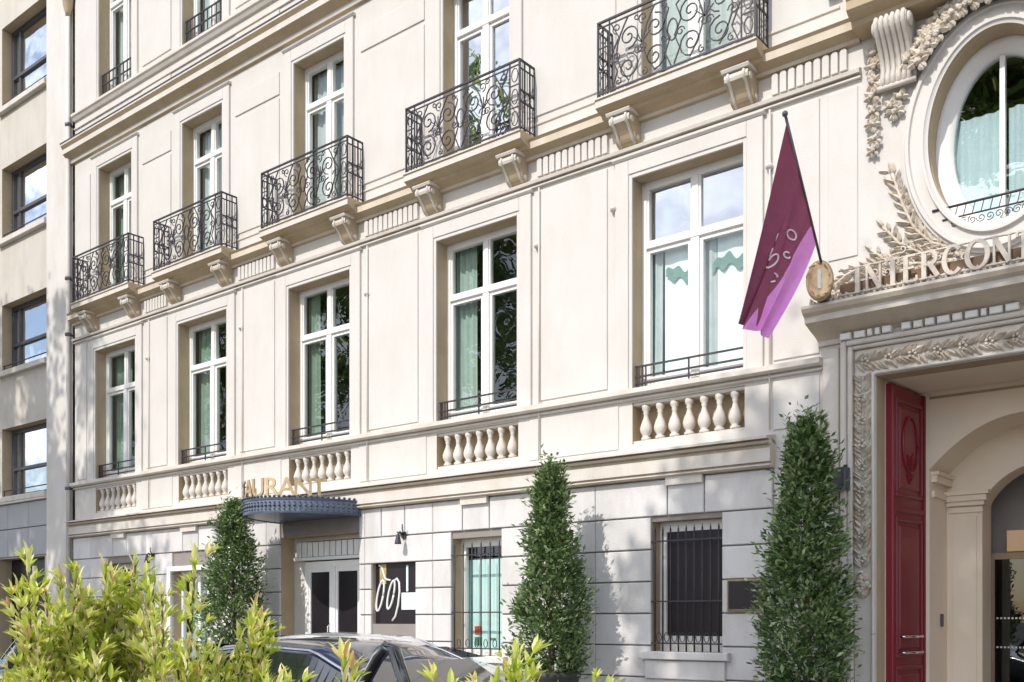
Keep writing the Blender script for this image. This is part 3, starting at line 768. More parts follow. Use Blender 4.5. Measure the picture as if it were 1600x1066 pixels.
# carved foliage around the oculus
m=MB()
def spiral_(r,q):
    return [(r*(1-k/13)*cos(q+k*.6),r*(1-k/13)*sin(q+k*.6)) for k in range(13)]
def branch(pts,L0,L1,wd,n,h=.05,base=0):
    pts=[Vector((p[0],0,p[1])) for p in pts]; seg=len(pts)-1
    cur=[]
    for k in range(n+1):
        u=k/n*seg; i=min(int(u),seg-1); f=u-i; cur.append(pts[i].lerp(pts[i+1],f))
    m.tube([(c.x,-.03-base,c.z) for c in cur],.016,5)
    for k in range(1,n):
        d=(cur[k+1]-cur[k-1]).normalized(); a=math.atan2(d.z,d.x); L=L0+(L1-L0)*k/n
        for s in(-1,1): m.carveleaf(cur[k].x,cur[k].z,a+s*rnd.uniform(.45,.85),L*rnd.uniform(.85,1.15),wd,-.01-base,h)
    m.carveleaf(cur[-1].x,cur[-1].z,math.atan2(d.z,d.x),L1,wd,-.01-base,h)
for s in(-1,1):
    m=MB()
    X=lambda v:EC+s*v
    branch([(X(.35),5.42),(X(.62),5.55),(X(.80),5.75),(X(.92),6.05),(X(1.02),6.38)],.19,.15,.06,13)
    branch([(X(.40),5.38),(X(.7),5.45),(X(.95),5.62),(X(1.12),5.84)],.17,.13,.055,9)
    branch([(X(.4),5.30),(X(.85),5.38),(X(1.2),5.46),(X(1.5),5.42),(X(1.68),5.30)],.16,.13,.055,14)
    branch([(X(.8),5.22),(X(1.2),5.30),(X(1.5),5.22)],.14,.10,.05,9)
    branch([(X(.5),5.20),(X(.9),5.30),(X(1.25),5.62)],.14,.10,.05,9)
    for q in range(210):
        a_=rnd.uniform(.25,1.62); zt=5.10+max(0,(1.0-abs(a_-.75)*.9))*.62; z_=rnd.uniform(5.03,zt)
        if ((a_)/.93)**2+((z_-OV[1])/1.27)**2<1: continue
        an=math.atan2(z_-5.0,a_-.1)+rnd.uniform(-.7,.7)
        m.carveleaf(X(a_),z_,an if s>0 else PI-an,rnd.uniform(.07,.14),rnd.uniform(.04,.07),-.005,rnd.uniform(.03,.06))
        if q%6==0: m.tube([(X(a_)+p_[0],-.05,z_+p_[1]) for p_ in spiral_(.045,q)],.010,5)
    for q in range(46):
        f=q/45; cx_=.40+.66*f; cz_=5.42+1.0*f**1.5; an=math.atan2(1.2,.7)+rnd.uniform(-1.1,1.1)
        m.carveleaf(X(cx_+rnd.uniform(-.04,.05)),cz_,an if s>0 else PI-an,.12,.05,-.0,.035)
    m.build('carved_branch',CARVE,hotel)
m=MB()
def flower(x,z,r,y=-.04):
    for q in range(6):
        a=q*PI/3+rnd.random(); m.carveleaf(x+.25*r*cos(a),z+.25*r*sin(a),a,r*.9,r*.75,y,.04)
    for q in range(4):
        a=rnd.random()*6.28; m.ball((x+.22*r*cos(a),y-.035,z+.22*r*sin(a)),r*.22,.03,r*.22,6,4)
    m.ball((x,y-.03,z),r*.3,.04,r*.3,7,5)
for s in(-1,1):
    m=MB()
    X=lambda v:EC+s*v
    for k,z in enumerate((7.72,7.58,7.42,7.27,7.10,6.96,6.80,6.68)):
        flower(X(1.21)+rnd.uniform(-.015,.015),z,.105-.004*k)
    for (dx,z) in((-.04,7.16),(.05,7.10),(0,7.02)): flower(X(.98+dx),z,.09)
    # garland over the oculus
    for q in range(14):
        t=PI*(.5+.28*q/13*1.0)*1 if s<0 else PI*(.5-.28*q/13)
        for rr in (.30,.42):
            x=OV[0]+(OV[2]+rr)*cos(t); z=OV[1]+(OV[3]+rr)*sin(t)
            flower(x+rnd.uniform(-.02,.02),min(z+rnd.uniform(-.02,.02),7.92),.10,-.12-(.05 if rr<.35 else 0))
    m.build('carved_garland',CARVE,hotel)
# entrance balcony on big consoles
m=MB(); m.prism([(0,7.93),(.30,7.94),(.32,7.99),(.42,8.02),(.46,8.05),(.46,8.14),(.49,8.17),(.49,8.2),(0,8.2)],EC-1.36,EC+1.36)
eb=m.build('entrance_balcony',REVEAL,hotel)
m=MB(); m.bevbox(EC-1.3,EC+1.3,-.43,-.25,8.201,8.9,.01); m.box(EC-1.34,EC+1.34,-.45,-.22,8.901,9.0); m.build('parapet',STONE,eb)
m=MB(); w=.17
pf=[(0,7.30),(.07,7.29),(.11,7.32),(.12,7.38),(.10,7.46),(.13,7.56),(.20,7.66),(.27,7.74),(.33,7.80),(.35,7.86),(.33,7.91),(.28,7.93),(0,7.93)]
m.prism(pf,-w,w)
for x in(-.14,-.085,-.03,.03,.085,.14): m.tube([(x,-(o+.006),z) for o,z in pf[1:12]],.024,6)
for x in(-w-.01,w+.01): m.ball((x,-.25,7.85),.03,.075,.075,12,8); m.ball((x,-.07,7.36),.02,.05,.05,10,6)
m.tube([(-w-.03,-.10,7.285),(w+.03,-.10,7.285)],.03,6)
con=m.build('console',TRIM,eb,(EC-.95,0,0)); c2=con.copy(); COL.objects.link(c2); c2.parent=eb; c2.location=(EC+.95,0,0)
# wall camera box near console
m=MB(); m.box(-4.33,-4.18,-.10,-.0,8.53,8.57); m.build('vent',DARKM,hotel)

# passage behind the entrance
m=MB(); xa,xb=EC-1.0,EC+1.0
m.box(EC-1.6,EC+1.6,.271,1.2,4.251,4.36)                 # soffit of the porch
m.box(EC-1.35,EC-1.20,.271,1.2,.13,4.25); m.box(EC+1.20,EC+1.35,.271,1.2,.13,4.25)
m.box(xa-.2,xa,1.205,1.9,.13,4.6); m.box(xb,xb+.2,1.205,1.9,.13,4.6)
# barrel vault
nv=24; vs=[];fs=[]
for k in range(nv+1):
    t=PI*k/nv; x=EC-1.0*cos(t); z=3.35+.55*sin(t)**2; vs+=[(x,1.19,z),(x,1.9,z)]
for k in range(nv): fs.append((2*k,2*k+1,2*k+3,2*k+2))
m.add(vs,fs,0,True)
vs=[];fs=[]
for k in range(nv+1):
    t=PI*k/nv; x=EC-1.0*cos(t); z=3.35+.55*sin(t)**2; vs+=[(x,1.2,z),(x,1.2,4.6)]
for k in range(nv): fs.append((2*k,2*k+2,2*k+3,2*k+1))
m.add(vs,fs,0)
# transverse arch wall
def archwall(y0,y1,hw,zs,rise,x0,x1,zt):
    vs=[];fs=[];vb=[]
    for k in range(nv+1):
        t=PI*k/nv; x=EC-hw*cos(t); z=zs+rise*sin(t)**1.6; vs+=[(x,y0,z),(x,y0,zt),(x,y1,z)]
    for k in range(nv): a=3*k; fs+=[(a,a+3,a+4,a+1),(a,a+2,a+5,a+3)]
    m.add(vs,fs,0,False)
    m.box(x0,EC-hw,y0,y1,.13,zt); m.box(EC+hw,x1,y0,y1,.13,zt)
archwall(1.9,2.3,.60,3.0,.42,xa-.15,xb+.15,4.6)
m.build('entrance_passage',BEIGE,hotel)
m=MB()
for s in(-1,1):
    m=MB()
    X=lambda v:EC+s*v
    def b2(a,b,y0,y1,z0,z1): m.box(min(X(a),X(b)),max(X(a),X(b)),y0,y1,z0,z1)
    b2(1.0,.97,1.3,1.897,3.05,3.12); b2(1.0,.94,1.28,1.897,3.22,3.30); b2(1.0,.91,1.26,1.897,3.302,3.34)
    b2(.97,.59,1.87,1.899,2.90,2.96); b2(.99,.565,1.83,1.898,2.98,3.03); b2(1.0,.53,1.79,1.897,3.032,3.10); b2(.995,.50,1.76,1.896,3.102,3.15)
    b2(.93,.66,1.88,1.899,.5,2.85)
    m.build('pilaster_capital',BEIGE,hotel)
m=MB(); m.tube([(xa+.005,1.50,4.19)]*1+[(xa+.01,1.55,4.19)],.01,6)
# thin line on the soffit
m=MB(); m.box(EC-1.0,EC+1.0,1.195,1.199,4.17,4.20); m.build('ceiling_bead',REVEAL,hotel)
m=MB(); m.box(-3.599,-3.575,1.62,1.68,1.53,1.68); m.build('intercom',DARKM,hotel)
# inner glazed doors
m=MB(); y=2.55
m.box(EC-1.0,EC-.66,y,y+.06,.13,3.5);m.box(EC+.66,EC+1,y,y+.06,.13,3.5);m.box(EC-.66,EC+.66,y,y+.06,2.36,2.44);m.box(EC-.03,EC+.03,y+.003,y+.06,.13,2.36);m.box(EC-.66,EC-.62,y-.01,y+.05,.13,2.36)
gd=m.build('glazed_door',REVEAL,hotel)
m=MB(); m.box(EC-.62,EC-.03,y+.02,y+.03,.13,2.36);m.box(EC+.03,EC+.62,y+.02,y+.03,.13,2.36); m.build('glass',GLASSD,gd)
m=MB()
for z in(1.62,1.26):
    for k in range(28): m.box(EC-.60+k*.043,EC-.60+k*.043+.022,y+.012,y+.018,z,z+.022)
m.build('safety_dots',WHITE,gd)
m=MB(); pleat(m,EC-.62,EC+.62,y+.25,.13,2.36); m.build('drape',BROWNP,gd)
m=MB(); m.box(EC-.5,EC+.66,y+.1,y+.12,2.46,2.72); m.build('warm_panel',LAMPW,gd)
m=MB(); m.box(EC-1.0,EC+1.0,y+.3,y+.34,2.4,4.5); m.build('lunette_wall',PAVE,gd)
m=MB(); m.box(EC-1.2,EC+1.2,.0,3.2,.0,.13); m.build('threshold',STONE,hotel)

# red door leaf, opened inwards against the side of the passage
dl=empty('entrance_door',(EC-1.18,.30,.14)); dl.parent=hotel
dl.rotation_euler=(0,0,math.radians(90-5))
m=MB(); DW=.97; DH=4.08
m.box(0,DW,-.03,.03,0,DH)
def dp(x0,x1,z0,z1):
    f=.045
    for (a,b,c,d) in((x0,x1,z0,z0+f),(x0,x1,z1-f,z1),(x0,x0+f,z0+f,z1-f),(x1-f,x1,z0+f,z1-f)): m.bevbox(a,b,-.055,-.03,c,d,.012)
    m.bevbox(x0+.09,x1-.09,-.05,-.03,z0+.09,z1-.09,.015)
dp(.12,.85,.15,.95);dp(.12,.85,1.05,2.62);dp(.12,.85,2.85,3.0+.95)
m.bevbox(.02,.95,-.05,-.03,2.68,2.74,.01); m.bevbox(.0,.08,-.06,-.03,0,DH,.012); m.bevbox(.89,.97,-.06,-.03,0,DH,.012)
m.build('door_leaf',RED,dl)
m=MB()
# oval wreath in the top panel
m.tube([(.485+.2*cos(q/24*2*PI),-.055,3.45+.32*sin(q/24*2*PI)) for q in range(25)],.018,6)
for q in range(10): m.carveleaf(.485,3.0+q*.03,PI/2+(-1)**q*.7,.14,.05,-.05,.02)
m.build('door_ornament',RED,dl)
m=MB()
for z in(1.28,1.10): m.tube([(.22,-.06,z),(.25,-.10,z),(.72,-.10,z+.0),(.75,-.06,z)],.016,8)
m.build('handle',CHROME,dl)
dl2=copy_tree(dl,hotel,(EC+1.18,.30,.14)); dl2.rotation_euler=(0,0,math.radians(90+5)); dl2.scale=(1,-1,1)

# gilt shield at the hood end
m=MB(); n=28; vs=[];fs=[]
prof=[(0.001,-.075),(.08,-.072),(.12,-.06),(.145,-.07),(.165,-.055),(.17,-.03),(.165,0),(0.001,0)]
for i in range(n):
    t=2*PI*i/n
    for r,y in prof: vs.append((r*cos(t)*.85,y,r*sin(t)*1.28))
k=len(prof)
for i in range(n):
    for j in range(k-1): a=i*k+j;b=((i+1)%n)*k+j; fs.append((a,b,b+1,a+1))
m.add(vs,fs,0,True)
m.box(-.012,.02,-.09,-.07,-.1,.1,1)
for q in range(10):
    t=2*PI*q/10; m.carveleaf(.135*cos(t)*.85,.135*sin(t)*1.28,t+1.57,.08,.045,-.055,.02)
sh=m.build('gilt_shield',[GOLD,WHITE],None,(-4.20,-.56,5.21)); sh.rotation_euler=(0,0,math.radians(12)); tag(sh,'oval gilt shield ornament at the left end of the entrance hood','ornament')
m=MB(); m.box(-4.24,-4.14,-.555,-.40,5.01,5.10); m.tube([(-4.2,-.5,5.1),(-4.2,-.5,5.25)],.02,6); m.build('bracket',ZINC,hotel)
# flag
flag=empty('flag',(-4.17,-.58,5.36),'maroon and pink flag hanging from a slanted pole above the gilt shield','flag')
P0=Vector((-4.10,-1.67,6.50)); B=Vector((-4.17,-.585,5.36))
# colinear tip: keep pole straight
m=MB(); loc=lambda v:(v[0]+4.17,v[1]+.58,v[2]-5.36)
m.tube([loc(B),loc(P0)],.014,8); m.ball(loc(P0+(P0-B).normalized()*.03),.03,.03,.03,8,6); m.build('pole',ZINC,flag)
def hoist(t): return P0.lerp(B,.03+.80*t)
E0=Vector((-4.76,-1.28,4.72)); E1=Vector((-4.58,-1.05,4.58))
def S(t,v):
    h_=hoist(t); 
    te=t; e=E0.lerp(E1,te)
    p=h_.lerp(e,v)
    # slight sag and folds running down the cloth
    th=2*PI*(t*2.6+.30); am=v**.6*(1-.25*v)
    nrm=Vector((.45,-.88,.1)).normalized(); lat=Vector((.95,.3,.25)).normalized()
    g1=math.exp(-((t-.52)/.13)**2); g2=math.exp(-((t-.30)/.11)**2)
    p=p+Vector((-.05,-.15,0))*g1*am+Vector((.04,.17,0))*g2*am
    p=p+nrm*(.06*am*sin(th)+.02*v*sin(t*31+v*4))+lat*(.07*am*cos(th)*(1 if t<.7 else .4))+Vector((.04*sin(PI*v)*t,0,0))
    p.z+= .008*sin(t*17)*v - .05*sin(PI*v)*(1-t)
    return p
m=MB(); nt_,nv_=170,60; vs=[];
for i in range(nt_+1):
    for j in range(nv_+1): vs.append(loc(S(i/nt_,j/nv_)))
fa=[];fb=[]
for i in range(nt_):
    for j in range(nv_):
        q=(i*(nv_+1)+j,(i+1)*(nv_+1)+j,(i+1)*(nv_+1)+j+1,i*(nv_+1)+j+1)
        (fb if i/nt_>.84-.34*(j/nv_) else fa).append(q)
m.add(vs,fa,0,True); m.f+=[tuple(q) for q in fb]; m.m+=[1]*len(fb); m.sm+=[True]*len(fb)
m.build('cloth',[MAROON,PINK],flag)
m=MB()
def script(pts,off=.006):
    out=[]
    for t,v in pts:
        p=S(t,v); a=S(t+.01,v)-p; b=S(t,v+.01)-p; nn=a.cross(b).normalized()
        if nn.y>0: nn=-nn
        out.append(loc(p+nn*off))
    m.tube(out,.010,4)
for (ct,cv,rt,rv,a0,a1) in((.50,.36,.05,.035,.6,5.6),(.50,.46,.05,.035,0,6.28),(.60,.28,.045,.03,0,6.28),(.40,.55,.05,.04,.5,5.7),(.56,.60,.05,.035,.6,6.0),(.62,.42,.03,.02,0,5)):
    script([(ct+rt*cos(a0+(a1-a0)*q/14),cv+rv*sin(a0+(a1-a0)*q/14)) for q in range(15)])
m.build('script_lettering',PALE,flag)

# ---- restaurant canopy
can=empty('entrance_canopy',(-12.9,0,3.25),'curved dark blue metal canopy over the restaurant doorway','canopy')
m=MB(); n=48; A,Bq=1.0,1.3
def ell(t,ea=0): return ((A+ea)*cos(t),-(Bq+ea)*sin(t))
def band(z0,z1,e0,e1,mi=0):
    vs=[];fs=[]
    for k in range(n+1):
        t=PI*k/n; x,y=ell(t,e0); x2,y2=ell(t,e1); vs+=[(x,y-.05,z0),(x2,y2-.05,z1)]
    for k in range(n): fs.append((2*k,2*k+1,2*k+3,2*k+2))
    m.add(vs,fs,mi,True)
band(0,.03,.012,.012); band(.205,.24,.012,.012); band(.0,.24,0,0,1)
band(-.001,0,.012,-.03); band(.24,.24,.012,-.3)
vs=[(0,-.05,.012)]+[(ell(PI*k/n,-.01)[0],ell(PI*k/n,-.01)[1]-.05,.012) for k in range(n+1)]
m.add(vs,[(0,1+k,2+k) for k in range(n)],0)
vs=[(0,-.05,.22)]+[(ell(PI*k/n,-.01)[0],ell(PI*k/n,-.01)[1]-.05,.22) for k in range(n+1)]
m.add(vs,[(0,2+k,1+k) for k in range(n)],0)
m.build('canopy_body',[CANOPY,STUD],can)
m=MB()
for k in range(44):
    t=PI*(k+.5)/44; x,y=ell(t,.012)
    m.ball((x,y-.05,.255),.026,.026,.020,6,4)
    for z,r in((.165,.014),(.115,.022),(.06,.014)): m.ball((x,y-.053,z),r,r,r,6,4)
m.build('stud_trim',CANOPY,can)
# letters round its edge
rs=empty('restaurant_sign',(-12.9,-.05,3.49),'gold letters RESTAURANT standing along the curved canopy edge','sign')
arc=[(0,0.0)]; pt=ell(0); tot=0
for k in range(1,1001):
    t=PI*k/1000; q=ell(t); tot+=math.hypot(q[0]-pt[0],q[1]-pt[1]); pt=q; arc.append((t,tot))
def t_at(sv):
    for t,l in arc:
        if l>=sv: return t
for i,ch in enumerate('RESTAURANT'):
    sv=tot/2+(4.5-i)*.245+.02; t=t_at(sv)
    cu=bpy.data.curves.new('letter','FONT'); cu.body=ch; cu.size=.40; cu.extrude=.012; cu.align_x='CENTER'; cu.offset=.004
    ob=bpy.data.objects.new('tmp',cu); COL.objects.link(ob); bpy.context.view_layer.update()
    me=bpy.data.meshes.new_from_object(ob.evaluated_get(bpy.context.evaluated_depsgraph_get())); bpy.data.objects.remove(ob)
    me.materials.clear(); me.materials.append(GOLD)
    x,y=ell(t); lo=bpy.data.objects.new('letter',me); COL.objects.link(lo); lo.parent=rs; lo.location=(x,y,.02)
    tang=math.atan2(-(-Bq*cos(t)),-(-A*sin(t)))  # direction of travel with t decreasing
    tx,ty=A*sin(t),Bq*cos(t)   # derivative for decreasing t
    lo.rotation_euler=(PI/2,0,math.atan2(ty,tx))

# ---- wall fittings
def fitting(name,mb,mt,loc,label,cat,group=None):
    return tag(mb.build(name,mt,None,loc),label,cat,group)
m=MB(); m.bevbox(-.23,.24,-.05,.0,-.19,.19,.012,1); m.box(-.205,.215,-.056,-.051,-.165,.165,0)
pq=empty('wall_plaque',(-5.30,-.046,1.90),'black plaque in a gold frame on the stone beside the barred window','plaque')
m.build('plaque_board',[POSTER,BRASS],pq)
def spot(loc,label):
    r=empty('spotlight',loc,label,'light')
    m=MB(); m.box(-.04,.04,-.03,0,-.05,.05); m.tube([(0,-.03,0),(0,-.10,.05),(0,-.14,.0)],.012,6); m.tube([(0,-.02,.0),(.05,-.10,.09),(.05,-.10,.16)],.010,6); m.tube([(0,-.02,0),(-.10,-.06,.05)],.012,6); m.build('arm',IRON,r)
    m=MB(); m.lathe([(.055,-.10),(.05,-.08),(.03,.02),(.02,.05),(.001,.06)],0,-.14,-.04,12); m.build('lamp_shade',IRON,r)
spot((-10.93,-.046,2.90),'small black spotlight on a bracket above the black display window')
spot((-17.80,-.046,2.86),'small black spotlight on the wall beside the far framed window')
m=MB(); m.bevbox(-.12,.12,-.22,0,-.12,.12,.012); m.box(-.09,.09,-.225,-.221,-.09,.09); fitting('wall_speaker',m,DARKM,(-4.18,-.005,3.15),'small black box lamp on the wall behind the right bay tree','lamp')

# ---- downpipe between the buildings
dpipe=empty('downpipe',(-21.02,-.09,0),'grey rainwater downpipe between the hotel and the left building','pipe')
m=MB(); m.tube([(0,0,.1),(0,0,16.2)],.045,12)
m.build('pipe',PIER,dpipe)
m=MB()
for z in(1.5,4.4,7.7,8.9,12.2,15.0): m.lathe([(.058,0),(.068,.01),(.068,.06),(.058,.07)],0,0,z,12); m.box(-.02,.02,.05,.1,z+.01,z+.05)
m.build('collar',ZINC,dpipe)
m=MB(); m.lathe([(.05,0),(.07,.1),(.10,.2),(.13,.45),(.15,.48),(.15,.55)],0,0,14.55,12); m.build('hopper_head',REVEAL,dpipe)

# ------------------------------------------------------------------ left building
nb=empty('office_building',(-27,0,0),'beige stone building with wide dark framed windows left of the hotel','building')
LX0,LX1=-40.0,-21.12
m=MB(); hs=[]; lw=[]
for zc0,zc1 in((13.67,15.6),(10.57,12.28),(7.46,9.05),(4.50,6.12)):
    for xa in(-24.42,-28.6,-32.8): hs.append((xa,xa+2.22,zc0,zc1)); lw.append((xa,xa+2.22,zc0,zc1))
dk=[(-24.6,-22.35,.2,3.05),(-28.6,-26.0,.2,3.05)]
wall(m,LX0,LX1,0,18,hs+dk,y=.06,depth=.32)
for v in range(len(m.v)): m.v[v]=(m.v[v][0]+27,m.v[v][1],m.v[v][2])
m.box(LX0+27,LX1+27,.8,9,.0,17.9); m.box(LX0+27,LX1+27,-.1,9,18.01,18.3)
m.build('facade_wall',[NEIGH,REVEAL],nb)
m=MB(); m.bevbox(-22.08+27,-21.14+27,-.04,.058,.12,18,.01); m.build('pier',PIER,nb)
m=MB()
for (xa,xb) in((-40,-22.1),):
    x=xa
    while x<xb-.01:
        x2=min(x+1.0,xb)
        for z0,z1 in((3.08,3.72),(3.73,4.30)): m.bevbox(x+.006+27,x2-.006+27,-.0,.057,z0+.006,z1-.006,.006)
        x=x2
m.build('cladding',CLAD,nb)
m=MB()
m.prism([(-.06,4.31),(.06,4.32),(.06,4.36),(-.06,4.37)],LX0+27,-22.1+27)
m.build('string_course',TRIM,nb)
wpro=None
for (a,b,c,d) in sorted(lw,key=lambda t:-t[0]):
    h=d-c
    m=MB(); w=1.11; y0,y1=.24,.32
    m.box(-w,-w+.09,y0,y1,0,h);m.box(w-.08,w,y0,y1,0,h);m.box(-w+.09,w-.08,y0,y1,h-.09,h);m.box(-w+.09,w-.08,y0,y1,0,.07);m.box(-w+.09,w-.08,y0-.01,y1,h*.40,h*.40+.07);m.box(-w+.34,-w+.42,y0+.01,y1-.01,.07,h-.09)
    o=m.build('window',DARKM,nb,((a+b)/2+27,.05,c))
    m=MB(); m.bevbox(-w-.08,w+.03,-.10,.15,-.13,-.002,.01); m.build('sill',TRIM,o)
    m=MB(); m.add([(-w+.05,.285,.04),(w-.05,.285,.04),(w-.05,.285,h-.04),(-w+.05,.285,h-.04)],[(0,1,2,3)]); m.build('glass',GLASSO,o)
    m=MB(); m.tube([(-w,.05,.16),(w,.05,.16)],.014,6); m.tube([(-w+.03,.05,0),(-w+.03,.05,.16)],.012,6); m.build('guard_rail',IRON,o)
    if c>7:
        m=MB(); zz=h-.12
        while zz>(.5 if c<12 else .9):
            m.box(-w+.45,w-.1,.40,.43,zz-.008,zz); zz-=.075
        m.build('blind',WHITE,o)
m=MB()
for (a,b,c,d) in dk: m.box(a+27,b+27,.37,.40,c,d)
m.build('dark_shopfront',POSTER,nb)
m=MB(); m.tube([(-22.9+27,.1,2.3),(-22.9+27,.1,2.85)],.05,8); m.build('wall_light',PALE,nb)

# ------------------------------------------------------------------ bay trees
def bay(loc,top,rmax,label,seed,n=9000,cut=1.0):
    rn=random.Random(seed)
    r=empty('bay_tree',loc,label,'plant','clipped bay trees along the facade'); n=int(n*1.2)
    m=MB(); z0=.82
    m.tube([(0,0,.55),(.02,.01,1.2),(-.01,0,2.2),(0,0,top-.25)],[.04,.035,.028,.01],7)
    for k in range(40):
        z=rn.uniform(1.0,top-.35); a=rn.uniform(0,6.28); rr=rmax*.6*min(1,(top-z)/(top-1.4)+.15)
        m.tube([(0,0,z-.12),(rr*.5*cos(a),rr*.5*sin(a),z+.02),(rr*cos(a),rr*sin(a),z+.15)],[.012,.009,.004],4)
    m.build('trunk',BARK,r)
    m=MB()
    ph=[rn.uniform(0,6.28) for _ in range(6)]
    def rad(z,a):
        u=(z-z0)/(top-z0); base=rmax*(1-.78*max(0,(u-.12)/.88)**1.25) if u>.12 else rmax*(.80+.2*u/.12)
        return base*(1.03+.13*sin(3*a+ph[0]+z*3)+.11*sin(5*a+ph[1]-z*5)+.10*sin(z*8+ph[2]+2*a)+.07*sin(z*17+ph[3]-3*a))*max(.0,min(1,(top-z)/.45+.18))
    # clumps
    cl=[]
    for k in range(250):
        z=z0+(top-z0)*(1-(1-rn.random()**1.0)**1.0)*.99; a=rn.uniform(0,6.28); 
        if rn.random()>(.35+.65*rad(z,a)/rmax): continue
        q=rn.uniform(.72,1.06); cl.append((Vector((rad(z,a)*q*cos(a),rad(z,a)*q*sin(a),z)),a,rn.uniform(.07,.13)))
    per=max(1,int(n*.62/len(cl)))
    for c,a,cr in cl:
        out=Vector((cos(a),sin(a),.55))
        for k in range(per):
            p=c+Vector((rn.gauss(0,cr*.6),rn.gauss(0,cr*.6),rn.gauss(0,cr*.8)))
            d=(out+Vector((rn.gauss(0,.6),rn.gauss(0,.6),rn.gauss(0,.55)))).normalized()
            m.leaf4(p,d,Vector((rn.gauss(0,.5),rn.gauss(0,.5),1)),rn.uniform(.06,.105),rn.uniform(.03,.046))
    for k in range(int(n*.38)):
        z=rn.uniform(z0,top-.05); a=rn.uniform(0,6.28); q=rn.uniform(.3,.95)
        p=Vector((rad(z,a)*q*cos(a),rad(z,a)*q*sin(a),z)); d=Vector((cos(a)+rn.gauss(0,.6),sin(a)+rn.gauss(0,.6),.4+rn.gauss(0,.6)))
        m.leaf4(p,d,Vector((rn.gauss(0,.5),rn.gauss(0,.5),1)),rn.uniform(.06,.105),rn.uniform(.03,.046))
    for (da,zt) in ((0.4,top),(2.6,top-.03),(4.4,top-.22)):
        for q in range(170):
            f=rn.random(); z=top-.75+(zt-top+.75)*f; rr=.16*(1-f*.55); an=rn.uniform(0,6.28)
            p=Vector((.13*cos(da)+rr*.6*cos(an),.13*sin(da)+rr*.6*sin(an),z)); m.leaf4(p,Vector((cos(an),sin(an),.9)),Vector((0,0,1)),rn.uniform(.06,.10),.036)
    # leading shoots
    for k in range(26):
        a=rn.uniform(0,6.28); zb=rn.uniform(z0+(top-z0)*.45,top-.2); rr=rad(zb,a)*.8; b=Vector((rr*cos(a),rr*sin(a),zb)); tip=b+Vector((.10*cos(a),.10*sin(a),rn.uniform(.18,.32)))
        if tip.z>top+.05: tip.z=top+.05
        for q in range(14):
            f=q/13; an=q*2.4; m.leaf4(b.lerp(tip,f),Vector((cos(an),sin(an),.9)),Vector((0,0,1)),.07,.026)
    m.build('crown',LEAFB,r)
    m=MB(); w=.36
    m.lathe([(w*.80,0),(w*.9,.3),(w,.75),(w*1.06,.77),(w*1.06,.83),(w*.96,.83)],0,0,0,4 if 0 else 20)
    m.build('pot',POT,r)
    m=MB(); m.box(-w*.6,w*.6,-w*.6,w*.6,.8,.835); m.build('soil',SOIL,r)
    return r
bay((-4.24,-.85,.13),3.60,.42,'tall bay tree right beside the entrance, in front of the black box lamp',3,11000)
bay((-7.60,-.80,.13),3.40,.40,'bay tree in a dark planter between the two barred windows',4,10000)
bay((-14.12,-.85,.13),3.45,.52,'bay tree left of the restaurant doorway, partly under the canopy',8,9500)

# ------------------------------------------------------------------ foreground shrubs
def shrub(loc,hs,spread,label,seed,nsh=30,leafL=.075,depth=.5,dens=1.0):
    rn=random.Random(seed); r=empty('garden_shrub',loc,label,'shrub','sunlit yellow green shrubs in the foreground')
    ms=MB(); ml=MB()
    for k in range(nsh):
        fx=rn.uniform(-1,1); fy=rn.uniform(-1,1)
        top=hs*(1-.20*abs(fx)**2)-rn.uniform(0,.28)*(1 if k>3 else .15)
        b=Vector((fx*spread*.5,fy*depth*.3,.3)); tip=Vector((fx*spread+rn.gauss(0,.03),fy*depth*.5,top))
        mid=b.lerp(tip,.5)+Vector((rn.gauss(0,.03),rn.gauss(0,.03),0))
        ms.tube([b,mid,tip],[.010,.007,.003],5)
        n=int(84*dens)
        for q in range(n):
            f=.30+.70*q/n; p=(b.lerp(mid,f*2) if f<.5 else mid.lerp(tip,f*2-1)); an=q*2.4+k
            up=1.1+1.0*f+(1.3 if f>.93 else 0); d=Vector((cos(an),sin(an),up+rn.gauss(0,.25))).normalized()
            L=leafL*rn.choice((.6,.8,1,1,1.15,1.3))*rn.uniform(.85,1.15)
            ml.leaf(p,d,Vector((-cos(an)*.6,-sin(an)*.6,1)),L,L*rn.uniform(.22,.32))
            # side twig leaves
            if q%3==0:
                sd=Vector((cos(an+1),sin(an+1),.5)).normalized(); tp=p+sd*rn.uniform(.02,.06)
                for z in range(6):
                    a2=z*2.4; ml.leaf(tp,(sd*.9+Vector((cos(a2)*.7,sin(a2)*.7,.5))).normalized(),Vector((0,0,1)),L*.9,L*.28)
    ms.build('stem',BARK,r); ml.build('foliage',LEAFH,r)
    return r
Yh=-9.15
shrub((-3.40,Yh,.12),1.72,.16,'tallest yellow green shrub, broad and bushy, in front of the left building',21,52,.054)
shrub((-2.76,Yh,.12),1.74,.02,'narrow pointed yellow green shrub in front of the left bay tree',23,10,.050)
shrub((-2.98,Yh-.05,.12),1.42,.15,'low yellow green shrub filling the gap left of the narrow pointed one',24,34,.050)
shrub((-2.68,Yh-.02,.12),1.47,.06,'low yellow green shrub at the rear of the dark blue car',25,20,.050)
shrub((-2.13,Yh,.12),1.40,.02,'single sprig of shrub in front of the dark blue car windows',26,3,.050)
shrub((-3.68,Yh-.1,.12),1.46,.17,'leftmost low yellow green shrub at the bottom corner',27,34,.054)
shrub((-1.68,Yh,.12),1.46,.012,'thin shrub with long upright leaves in front of the silver car',28,2,.062,.1,.8)
shrub((-1.42,Yh,.12),1.45,.055,'small bright shrub in front of the middle bay tree planter',29,20,.044)

